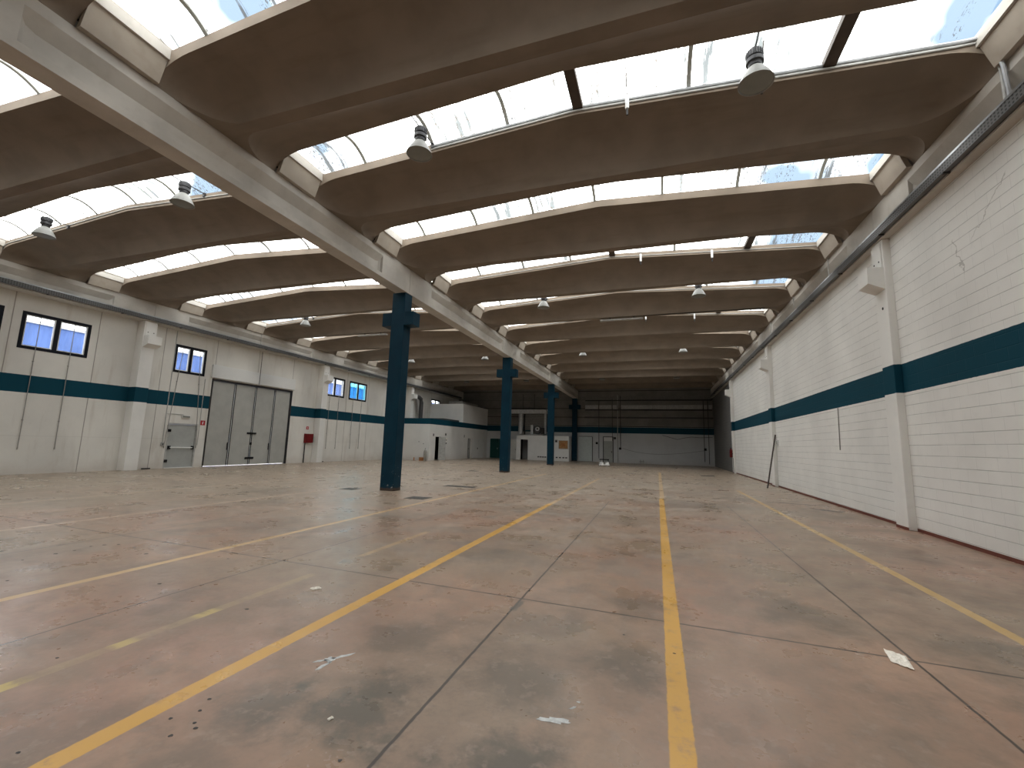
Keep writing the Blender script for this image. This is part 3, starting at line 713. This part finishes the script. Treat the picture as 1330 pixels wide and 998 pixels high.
# ------------------------------------------------------------------ right wall fittings
o = MB().tube([(4.54, 21.89, .0), (5.2, 23.0, 2.36)], .032, 10).build('pole', M['darkwood']); tag(o, 'dark pole leaning against the block wall at a pilaster', 'pole')
r = empty('fire_extinguisher', (4.98, 34.55, 0))
MB().lathe([(0, 1.10), (.085, 1.10), (.095, 1.13), (.095, 1.56), (.08, 1.63), (.04, 1.68), (.03, 1.72), (0, 1.72)], n=20).build('cylinder', M['red'], r)
MB().box(-.03, .03, -.07, .07, 1.72, 1.78, .008).build('valve_head', M['black'], r)
MB().tube([(-.02, -.05, 1.74), (-.05, -.13, 1.62), (-.03, -.13, 1.3), (0, -.11, 1.18)], .014, 8).build('hose', M['black'], r)
MB().box(.06, .108, -.10, .10, 1.32, 1.38).build('holder', M['darkmetal'], r)
tag(r, 'red fire extinguisher hung on the third block wall pilaster', 'extinguisher')
conduit([(5.075, 34.36, 1.08), (5.075, 34.36, .0)], .014, 'dark thin pipe from the red extinguisher to the floor', 'black')
conduit([(5.2255, 15.56, 2.96), (5.2255, 15.62, 1.70)], .014, 'short grey conduit hanging below the teal band on block wall', 'rodm')
r = empty('switch_box'); MB().box(XR - .06, XR, 22.62, 22.78, 1.88, 2.12, .01).build('body', M['whiteplastic'], r); MB().box(XR - .075, XR - .06, 22.66, 22.74, 1.93, 2.07).build('cover', M['rodm'], r); tag(r, 'small switch box near the leaning pole', 'switch')
for y, z in ((12.05, 5.0),): tag(MB().tube([(5.089, y, z), (5.085, y, z)], .035, 12).build('pipe_hole', M['black']), 'round dark hole in the nearest right pilaster', 'hole')

# ------------------------------------------------------------------ inner room at the far left
RX, RY = -18.39, 33.0
side_holes = [(34.05, 35.35, 0, 2.06), (40.95, 41.75, 0, 2.05), (42.0, 45.2, 0, 2.03)]
struct(MB().box(XL, RX - .15, RY, RY + .15, 0, 3.6, .004), 'wall_inner_front', M['room'], 'white front wall of the low inner room with teal parapet band', 'wall')
struct(wall_grid('x', RX, RX - .15, RY, YB, 0, 3.6, side_holes), 'wall_inner_side', M['room'], 'white side wall of the low inner room with doorways', 'wall')
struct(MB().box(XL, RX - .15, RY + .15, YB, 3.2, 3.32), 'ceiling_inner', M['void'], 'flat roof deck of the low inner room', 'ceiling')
struct(MB().box(XL, RX - .3, 35.9, 39.3, 3.32, 3.78, .02), 'trim_2', M['ductdark'], 'dark low ledge on the inner room roof', 'ledge')
struct(MB().box(XL, RX, 39.5, YB, 3.6, 5.47, .01), 'wall_upper', M['upper'], 'white upper room block set back on the inner room roof', 'wall')
struct(MB().box(-20.6, -19.0, 40.6, 44.6, 5.47, 5.85, .01), 'trim_3', M['louver'], 'grey hatch box on top of the upper room block', 'hatch')
# doors of the inner room
r = empty('door_3', (RX - .06, 34.1, 0)); hg = math.radians(-52)
MB().box(-.02, .02, .0, .62, .02, 2.03, .005).build('door_leaf', M['pipe'], r); MB().tube([(.02, .55, 1.0), (.06, .55, 1.0), (.06, .47, 1.0)], .01, 6).build('handle', M['black'], r)
r.rotation_euler = (0, 0, hg); r.location = (RX + .03, 34.62, 0); tag(r, 'half open pale door leaf at the near doorway of inner room', 'door', None, 'structure')
r = empty('door_4'); MB().box(RX - .10, RX - .05, 41.25, 41.74, .02, 2.03, .005).build('door_leaf', M['louver'], r); MB().box(RX - .05, RX - .01, 41.30, 41.34, .95, 1.05).build('handle', M['black'], r); tag(r, 'narrow grey door leaf at the middle doorway of inner room', 'door', None, 'structure')
r = empty('door_5')
for a, b in ((42.01, 43.58), (43.61, 45.19)): MB().box(RX - .08, RX - .02, a, b, .02, 2.02, .005).build('door_leaf', M['upper'], r)
MB().box(RX - .02, RX + .03, 43.5, 43.56, .95, 1.12).build('handle', M['black'], r); tag(r, 'white double door at the far end of inner room side', 'door', None, 'structure')
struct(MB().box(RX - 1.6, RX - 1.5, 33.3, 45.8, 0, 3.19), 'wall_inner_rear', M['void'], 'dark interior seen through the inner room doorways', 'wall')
for y, z, w, h, l in ((33.66, 2.2, .22, .24, 'small dark notice left of the near inner room doorway'), (35.96, 2.3, .3, .26, 'small dark notice right of the near inner room doorway, upper'), (36.0, 1.8, .5, .3, 'pale notice sheet right of the near inner room doorway'), (36.04, 1.5, .35, .16, 'low grey notice right of the near inner room doorway'), (40.02, 2.25, .16, .3, 'narrow dark notice left of the middle inner room doorway')):
    r = empty('wall_notice'); MB().box(RX, RX + .008, y - w / 2, y + w / 2, z - h / 2, z + h / 2).build('sheet', M['paper'] if 'pale' in l else M['rodm'], r)
    MB().box(RX + .008, RX + .010, y - w / 2 + .03, y + w / 2 - .03, z - h / 4, z + h / 4).build('print', M['louver'] if 'pale' in l else M['darkmetal'], r); tag(r, l, 'notice')
r = empty('gas_cylinder', (-18.66, 32.86, 0))
MB().lathe([(0, 0), (.12, 0), (.13, .02), (.13, .74), (.11, .84), (.05, .92), (.035, .95), (0, .95)], n=20).build('bottle', M['cyl'], r)
MB().lathe([(0, .95), (.025, .95), (.025, 1.05), (0, 1.05)], n=10).build('valve', M['darkmetal'], r)
tag(r, 'grey gas cylinder standing at the inner room corner', 'gas cylinder')
r = empty('box', (-18.92, 32.72, 0)); MB().box(-.16, .16, -.12, .12, 0, .25, .01).build('body', M['orange'], r); MB().box(-.165, .165, -.125, .125, .25, .28, .006).build('lid', M['cork'], r); tag(r, 'rusty orange box at the foot of the gas cylinder', 'box')
tag(MB().lathe([(0, 0), (.05, 0), (.05, .2), (.03, .26), (0, .26)], (-19.7, 32.85, 0), 12).build('bottle', M['orange']), 'small brown bottle standing at the inner room front wall', 'bottle')
for p in ((-19.4, 1.55), (-18.95, 1.38)): tag(MB().box(p[0] - .03, p[0] + .03, RY - .012, RY, p[1], p[1] + .07, .004).build('wall_hook', M['darkmetal']), 'small dark hook on the inner room front wall, ' + ('left one' if p[0] < -19.2 else 'right one nearer the cylinder'), 'hook')
# curved flue on left wall at the far pilaster
conduit([(-21.5, 36.62, 3.78), (-21.5, 36.62, 5.35), (-21.52, 36.54, 5.62), (-21.6, 36.32, 5.8), (-21.75, 36.0, 5.86), (-21.9, 35.75, 5.86)], .19, 'dark curved flue pipe beside far pilaster above inner room', 'ductdark', 'flue_pipe', 'pipe', 14)
for y in (35.62, 35.8): conduit([(-22.05, y, 3.6), (-22.05, y, 5.6)], .02, 'thin dark pipe behind the curved flue, ' + ('near one' if y < 35.7 else 'far one'), 'darkmetal')

# ------------------------------------------------------------------ booth and plant against the far wall
BY = 44.3
bx0, bx1 = -14.25, -8.6
struct(wall_grid('y', BY, BY + .12, bx0, bx1, 0, 2.56, [(-13.78, -12.96, 0, 2.12)]), 'wall_booth', M['booth'], 'white front of the low booth at the far end', 'wall')
struct(MB().box(bx1 - .12, bx1, BY + .12, YB, 0, 2.56), 'wall_booth_side', M['booth'], 'white return wall of the far booth', 'wall')
struct(MB().box(bx0, bx1 - .12, BY + .12, YB, 2.44, 2.56), 'ceiling_booth', M['louver'], 'flat roof of the far booth', 'ceiling')
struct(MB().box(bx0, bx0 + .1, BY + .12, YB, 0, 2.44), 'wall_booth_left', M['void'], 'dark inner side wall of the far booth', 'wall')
r = empty('notice_board'); MB().box(-9.62, -8.72, BY - .03, BY, 1.29, 2.08, .006).build('panel', M['cork'], r)
fb = MB().box(-9.66, -8.68, BY - .035, BY - .002, 1.25, 1.29).box(-9.66, -8.68, BY - .035, BY - .002, 2.08, 2.12).box(-9.66, -9.62, BY - .035, BY - .002, 1.29, 2.08).box(-8.72, -8.68, BY - .035, BY - .002, 1.29, 2.08).build('frame', M['louver'], r)
MB().box(-9.4, -8.95, BY - .034, BY - .03, 1.5, 1.85).build('sheet', M['orange'], r)
tag(r, 'brown and orange notice board on the far white booth', 'notice board')
r = empty('wall_notice'); MB().box(-10.05, -9.78, BY - .008, BY, 1.88, 2.18).build('sheet', M['louver'], r); MB().box(-10.02, -9.81, BY - .01, BY - .008, 1.95, 2.1).build('print', M['darkmetal'], r); tag(r, 'small grey notice left of the brown board on booth', 'notice')
r = empty('booth_vent'); n = 0
for x in [-11.9, -11.65, -11.4, -11.15, -9.95, -9.6, -9.25, -8.95]: MB().box(x, x + .2, BY - .01, BY, .30, .42).build('vent_slot', M['darkmetal'], r)
tag(r, 'row of dark vent slots low on the far booth', 'vent')
r = empty('door_6'); MB().box(-14.95, -14.27, BY + .02, BY + .06, .02, 2.1, .005).build('door_leaf', M['gatepaint'], r); MB().box(-14.36, -14.32, BY - .02, BY + .02, .98, 1.08).build('handle', M['black'], r); tag(r, 'pale door leaf folded back left of the booth doorway', 'door', None, 'structure')
r = empty('door_7')
for a, b in ((-17.95, -16.98), (-16.96, -16.0)): MB().box(a, b, YB - .06, YB - .01, .02, 2.16, .005).build('door_leaf', M['green'], r)
MB().box(-17.1, -17.04, YB - .10, YB - .06, 1.0, 1.15).build('handle', M['pipe'], r); tag(r, 'dark green double door in the far wall', 'door', None, 'structure')
# ducts
r = empty('air_duct'); DY = 45.3
MB().box(-15.3, -11.2, DY, DY + .45, 4.96, 5.40, .01).build('trunk', M['duct'], r)
for x, w in ((-14.18, .26), (-11.4, .16)): MB().tube([(x, DY + .22, 4.96), (x, DY + .22, 2.75)], w, 16).build('down_pipe', M['duct'], r)
MB().tube([(-15.3, DY - .02, 5.46), (-11.6, DY - .02, 5.46), (-11.3, DY - .02, 5.40), (-11.2, DY - .02, 5.2), (-11.2, DY - .02, 2.7)], .03, 8).build('cable', M['black'], r)
for x in (-14.0, -12.7): MB().box(x, x + .04, DY + .2, DY + .24, 5.40, 7.1).build('hanger', M['darkmetal'], r)
tag(r, 'pale sheet metal air duct with two down pipes above booth', 'duct')
r = empty('louver_panel'); mb = MB()
for k in range(14): mb.box(-13.85, -11.6, 46.08 - .0, 46.19, 3.2 + k * .125, 3.2 + k * .125 + .085)
mb.build('slats', M['louver'], r); MB().box(-13.95, -13.85, 46.05, 46.19, 2.7, 4.95).box(-11.6, -11.5, 46.05, 46.19, 2.7, 4.95).build('frame', M['darkmetal'], r); tag(r, 'grey louvred wall panel behind the roof fan', 'louvre')
r = empty('fan_unit', (-12.2, 45.0, 2.56))
MB().box(-.7, .75, -.3, .3, 0, .16, .01).build('skid', M['louver'], r)
MB().lathe([(0, -.22), (.36, -.22), (.42, -.16), (.42, .16), (.36, .22), (0, .22)], n=24).build('motor_drum', M['ductdark'], r).rotation_euler = (PI / 2, 0, 0)
for o in r.children:
    if o.name.startswith('motor_drum'): o.location = (.1, 0, .62)
MB().lathe([(.12, -.03), (.22, -.03), (.22, .03), (.12, .03), (.12, -.03)], n=20).build('pulley', M['duct'], r).rotation_euler = (PI / 2, 0, 0)
for o in r.children:
    if o.name.startswith('pulley'): o.location = (.12, -.27, .72)
MB().box(-.62, -.36, -.3, .3, .16, 1.12, .04).build('fan_casing', M['duct'], r)
MB().box(.52, .75, -.28, .28, .16, .86, .02).build('control_box', M['darkmetal'], r)
tag(r, 'dark ventilation fan unit on the booth roof', 'fan unit')

# ------------------------------------------------------------------ far wall details
struct(MB().box(XL + .22, XR - .2, YB - .05, YB, 6.50, 6.60).box(XL + .22, XR - .2, YB - .05, YB, 6.62, 6.86), 'trim_4', M['dimbeam'], 'horizontal concrete beam across the far wall', 'beam')
struct(MB().box(-7.3, 5.2, YB - .05, YB, 4.55, 4.63).box(-7.3, 5.2, YB - .03, YB, 4.63, 4.72), 'trim_5', M['ductdark'], 'dark horizontal rail across the far wall', 'rail')
r = empty('wall_duct')
for k, (a, b) in enumerate(((-7.2, -5.84), (-5.72, -4.46), (-4.34, -3.92), (-3.5, -1.7), (-1.68, -.4), (-.38, .95), (.97, 2.3), (2.32, 3.7), (3.72, 4.29), (4.41, 4.69), (4.81, 5.15))):
    MB().box(a, b, YB - .25, YB, 5.52, 5.92, .006).build('box_section', M['backpanel'], r)
tag(r, 'pale boxed duct run of joined sections high on the far wall', 'duct')
r = empty('pipe_run'); MB().tube([(-7.2, YB - .17, 5.42), (5.15, YB - .17, 5.42)], .05, 8).build('lower_pipe', M['darkmetal'], r); MB().tube([(-7.2, YB - .17, 6.40), (5.15, YB - .17, 6.40)], .05, 8).build('upper_pipe', M['darkmetal'], r)
for x in (-6.9, -5.0, -2.5, 0, 2, 4.0):
    for z in (5.42, 6.40): MB().box(x, x + .05, YB - .13, YB, z - .03, z + .03).build('pipe_bracket', M['darkmetal'], r)
tag(r, 'pair of dark horizontal pipes along the far wall', 'pipes')
for x, z0, z1, w, l in ((-5.78, .4, 6.4, .025, 'vertical dark conduit left of the far grey door'), (-4.4, 2.2, 6.6, .02, 'vertical dark conduit above the far grey door'), (-3.58, 1.5, 6.9, .03, 'vertical conduit ending at far wall switch'), (-3.86, .1, 7.0, .04, 'pale vertical conduit beside far grey door', ), (4.35, .4, 6.4, .025, 'vertical conduit at right end of the far wall, left one'), (4.75, .2, 6.4, .025, 'vertical conduit at right end of the far wall, right one')):
    conduit([(x, YB - .05 - w, z0), (x, YB - .05 - w, z1)], w, l, 'pipe' if 'pale' in l else 'darkmetal')
r = empty('door_8'); MB().box(-5.28, -4.38, YB - .06, YB - .01, .02, 2.16, .005).build('door_leaf', M['doorpaint'], r)
MB().box(-5.28, -4.38, YB - .05, YB - .01, 2.22, 2.58).build('transom_panel', M['upper'], r)
MB().box(-5.36, -5.29, YB - .08, YB, 0, 2.66).box(-4.37, -4.30, YB - .08, YB, 0, 2.66).box(-5.29, -4.37, YB - .08, YB, 2.59, 2.66).build('door_frame', M['darkmetal'], r)
MB().box(-4.52, -4.46, YB - .1, YB - .06, 1.0, 1.15).build('handle', M['black'], r); tag(r, 'grey door with white transom in the far wall', 'door', None, 'structure')
r = empty('sliding_panel'); MB().box(-7.9, -6.48, YB - .08, YB - .02, .06, 2.6, .006).build('panel', M['palegreen'], r); MB().box(-6.48, -6.43, YB - .09, YB - .02, .06, 2.6).box(-7.9, -6.48, YB - .09, YB - .02, 2.6, 2.65).build('frame', M['darkmetal'], r); tag(r, 'pale greenish sliding panel on the far wall beside black column', 'panel')
for x, z, l in ((-3.62, 1.45, 'dark switch box right of the far grey door'), (4.42, 1.6, 'dark switch box at right end of the far wall'), (-6.0, 1.95, 'tiny dark switch between sliding panel and far door'), (-4.15, 2.5, 'tiny dark alarm beside the far door transom')):
    r = empty('switch_box'); MB().box(x - .11, x + .11, YB - .1, YB - .001, z - .11, z + .11, .01).build('body', M['black'], r); MB().box(x - .05, x + .05, YB - .115, YB - .1, z - .06, z + .06).build('cover', M['darkmetal'], r); tag(r, l, 'switch')
pts = [(-3.4 + 8 * i / 24, YB - .012, 1.52 - .75 * math.sin(PI * (i / 24) ** .8) * .7) for i in range(25)]
conduit(pts, .012, 'thin sagging cable across the lower far wall', 'darkmetal', 'cable', 'cable', 6)
conduit([(.5, YB - .02, 2.9), (1.2, YB - .02, 2.7), (1.9, YB - .02, 2.5), (2.5, YB - .02, 2.66), (3.2, YB - .02, 2.78), (4.0, YB - .02, 2.72), (5.1, YB - .02, 2.8)], .02, 'dark sagging cable under the band at far wall right', 'black', 'cable', 'cable', 6)
r = empty('pipe_stub', (-1.5, YB - .12, 0))
for s in (-.14, .14): MB().tube([(s, 0, 0), (s, 0, .4)], .05, 10).build('stub', M['pipe'], r)
MB().box(-.25, .25, -.06, .06, .2, .25).build('crossbar', M['rodm'], r); tag(r, 'pair of short pale pipe stubs at foot of far wall', 'pipe')
r = empty('trolley', (-4.2, 37.15, 0))
MB().box(-.42, .42, -.22, .22, .06, .14, .015).build('base', M['whiteplastic'], r)
for s in (-.22, .22): MB().lathe([(0, .36), (.08, .35), (.15, .29), (.185, .2), (.19, .14), (0, .14)], (s, 0, 0), 20).build('cover', M['whiteplastic'], r)
for x in (-.34, .34):
    for y in (-.16, .16): MB().tube([(x, y - .02, .04), (x, y + .02, .04)], .04, 12).build('wheel', M['black'], r)
MB().box(-.38, .36, -.2, .2, .50, .57, .01).build('top_tray', M['black'], r)
for s in (-.33, .31): MB().tube([(s, 0, .13), (s, 0, .50)], .018, 8).build('post', M['darkmetal'], r)
tag(r, 'small white wheeled trolley with black top before the far wall', 'trolley')

# ------------------------------------------------------------------ things and marks on the floor
def blobpoly(cx, cy, rx, ry, n=18, jag=.3, rot=0):
    ph = [random.uniform(1 - jag, 1 + jag) for _ in range(n)]; out = []
    for i in range(n):
        a = 2 * PI * i / n; x, y = rx * ph[i] * math.cos(a), ry * ph[i] * math.sin(a)
        out.append((cx + x * math.cos(rot) - y * math.sin(rot), cy + x * math.sin(rot) + y * math.cos(rot)))
    return out
for x, y, w, d, l in ((-6.5, 11.2, .62, .55, 'square iron drain cover right of the nearest column'), (-9.55, 12.1, .5, .5, 'iron drain cover left of the nearest column'), (-6.9, 14.85, 1.2, .42, 'long dark drain grate right of nearest column, farther back'), (-10.05, 23.3, .6, .5, 'far iron drain cover left of the second column'), (2.9, 29.5, .8, .9, 'far iron drain cover near the block wall')):
    r = empty('drain_cover', (x, y, 0)); MB().box(-w / 2, w / 2, -d / 2, d / 2, 0, .006).build('lid', M['cover'], r)
    g = MB()
    for k in range(5): g.box(-w / 2 + .05, w / 2 - .05, -d / 2 + .06 + k * (d - .12) / 5, -d / 2 + .06 + k * (d - .12) / 5 + .02, .006, .008)
    g.build('tread_bars', M['darkmetal'], r); tag(r, l, 'drain cover')
for n, (x, y, rx, ry, rot, j) in enumerate(((-2.30, 2.83, .05, .045, .4, .45), (-2.25, 2.90, .085, .016, .9, .3), (-2.28, 2.74, .07, .016, 1.5, .3), (-2.35, 2.79, .05, .012, .7, .5), (-.595, 2.735, .085, .026, .12, .45), (-.52, 2.90, .03, .008, .9, .4), (-.50, 2.97, .012, .01, 0, .3))):
    MB().prism(blobpoly(x, y, rx, ry, 16, j, rot), 0.0003, .0013).build('paint_splash', M['splash'], fl)
for x, y in ((-8.28, 3.56), (-7.51, 3.43), (-6.62, 2.93), (-7.54, 3.76), (-7.54, 3.96), (-7.62, 4.18), (-7.56, 4.3), (-7.42, 4.4), (-7.03, 4.37), (-6.54, 4.22), (-5.12, 3.48), (-3.67, 3.31), (-2.63, 2.17), (-2.57, 2.07), (-2.65, 1.96), (-2.49, 1.98), (-2.44, 1.95), (-2.5, 1.86), (-3.06, 1.51), (-1.54, 2.03), (-4.08, 2.14), (-5.38, 4.48), (.1, 3.9), (.78, 2.75), (-.3, 4.1)):
    d = math.hypot(x, y); s = .004 + .0019 * d * random.uniform(.7, 1.3)
    MB().prism(blobpoly(x, y, s * 1.2, s, 9, .25), 0.0003, .0014).build('dark_spot', M['oil'], fl)
for pl in ([(3.3, 16.05), (4.0, 15.9), (4.9, 15.85), (4.9, 15.92), (4.0, 16.02), (3.3, 16.13)], [(4.1, 14.9), (4.75, 14.4), (4.85, 14.46), (4.2, 15.0)]):
    MB().prism(pl, 0.0003, .0014).build('black_streak', M['oil'], fl)
def crumpled(name, pts, h, mat, label, cat, seed):
    random.seed(seed); N = 7; (a, b, c, d) = [Vector((*p, 0)) for p in pts]; vs = []
    for lay in (0, 1):
        for i in range(N + 1):
            for j in range(N + 1):
                u, v = i / N, j / N; p = a * (1 - u) * (1 - v) + b * u * (1 - v) + c * u * v + d * (1 - u) * v
                vs.append((p.x, p.y, 0))
    hs = [random.uniform(.15, 1) * h * (1 if 0 < i < N and 0 < j < N else .5) for i in range(N + 1) for j in range(N + 1)]
    n1 = (N + 1) ** 2
    V = [(vs[k][0], vs[k][1], max(.0005, hs[k] - .0015)) for k in range(n1)] + [(vs[k][0], vs[k][1], hs[k] + .001) for k in range(n1)]
    fs = []
    for i in range(N):
        for j in range(N):
            q = (i * (N + 1) + j, (i + 1) * (N + 1) + j, (i + 1) * (N + 1) + j + 1, i * (N + 1) + j + 1)
            fs.append(tuple(reversed(q))); fs.append(tuple(k + n1 for k in q))
    rim = [i * (N + 1) for i in range(N + 1)] + [N * (N + 1) + j for j in range(1, N + 1)] + [i * (N + 1) + N for i in range(N - 1, -1, -1)] + [j for j in range(N - 1, 0, -1)]
    for k in range(len(rim)): p, q = rim[k], rim[(k + 1) % len(rim)]; fs.append((p, q, q + n1, p + n1))
    o = MB().add(V, fs).build(name, mat); tag(o, label, cat); return o
crumpled('paper_sheet', ((1.70, 4.40), (1.80, 4.29), (1.86, 4.55), (1.75, 4.64)), .022, M['paper'], 'crumpled white paper strip lying across the floor joint, right foreground', 'paper', 3)
crumpled('paper_scrap', ((-3.57, 3.98), (-3.50, 3.95), (-3.45, 4.03), (-3.52, 4.06)), .016, M['paper'], 'tiny white paper scrap on the floor left of yellow line', 'paper', 5)
crumpled('paper_scrap', ((-1.83, 2.27), (-1.81, 2.26), (-1.80, 2.29), (-1.82, 2.30)), .01, M['paper'], 'tiny pale scrap by the floor joint in the foreground', 'paper', 8)

# ------------------------------------------------------------------ outside
g = struct(MB().box(-60, XL - .36, -30, 80, -.25, -.05), 'ground', M['yard'], 'pale concrete yard outside the panel wall', 'ground')
r = empty('neighbour_shed')
MB().box(-42, -34, -25, 75, -.05, 7.72).build('cladding', M['clad'], r); MB().box(-42.2, -33.8, -25.2, 75.2, 7.72, 7.86).build('roof_edge', M['whiteplastic'], r)
tag(r, 'blue clad shed seen through the windows of panel wall', 'building')

# ------------------------------------------------------------------ light, world, camera
w = bpy.data.worlds.new('sky'); SC.world = w; w.use_nodes = True; nt = w.node_tree; nt.nodes.clear()
ow = nt.nodes.new('ShaderNodeOutputWorld'); bg = nt.nodes.new('ShaderNodeBackground'); tc = nt.nodes.new('ShaderNodeTexCoord')
nz = nt.nodes.new('ShaderNodeTexNoise'); nz.inputs['Scale'].default_value = 3.2; nz.inputs['Detail'].default_value = 4; nt.links.new(tc.outputs['Generated'], nz.inputs['Vector'])
mr = nt.nodes.new('ShaderNodeMapRange'); mr.inputs['From Min'].default_value = .40; mr.inputs['From Max'].default_value = .53; nt.links.new(nz.outputs['Fac'], mr.inputs['Value'])
mx = nt.nodes.new('ShaderNodeMix'); mx.data_type = 'RGBA'; mx.inputs[6].default_value = (.055, .083, .118, 1); mx.inputs[7].default_value = (1, .99, .965, 1)
nt.links.new(mr.outputs[0], mx.inputs[0]); nt.links.new(mx.outputs[2], bg.inputs['Color']); bg.inputs['Strength'].default_value = 7.5
nt.links.new(bg.outputs[0], ow.inputs['Surface'])
def portal(loc, sx, sy, rot):
    L = bpy.data.lights.new('daylight_portal', 'AREA'); L.shape = 'RECTANGLE'; L.size = sx; L.size_y = sy; L.cycles.is_portal = True
    o = bpy.data.objects.new('daylight_portal', L); COL.objects.link(o); o.location = loc; o.rotation_euler = rot
for bay, y in SKY:
    a, b = BAYS[bay]; portal(((a + b) / 2, y, 8.04), b - a - .5, GW - .01, (0, 0, 0))

F, YAW, PITCH, ROLL, H = 561.45, .3250, .1381, .0284, 1.6
cy, sy, cp, sp, cr, sr = math.cos(YAW), math.sin(YAW), math.cos(PITCH), math.sin(PITCH), math.cos(ROLL), math.sin(ROLL)
f = Vector((-sy * cp, cy * cp, sp)); rt = Vector((cy, sy, 0)); up = rt.cross(f)
r2 = rt * cr + up * sr; u2 = up * cr - rt * sr
cam = bpy.data.cameras.new('camera'); co = bpy.data.objects.new('camera', cam); COL.objects.link(co)
cam.sensor_width = 36; cam.sensor_fit = 'HORIZONTAL'; cam.lens = F / 1330 * 36; cam.clip_end = 300; cam.clip_start = .05
m = Matrix((r2, u2, -f)).transposed().to_4x4(); m.translation = Vector((0, 0, H)); co.matrix_world = m
SC.camera = co
SC.view_settings.view_transform = 'Standard'; SC.view_settings.look = 'None'; SC.view_settings.gamma = 1; SC.view_settings.use_curve_mapping = False
SC.view_settings.exposure = 0.0
SC.cycles.use_denoising = True; SC.cycles.use_adaptive_sampling = False
SC.cycles.max_bounces = 10; SC.cycles.diffuse_bounces = 6; SC.cycles.transparent_max_bounces = 12; SC.cycles.sample_clamp_indirect = 8
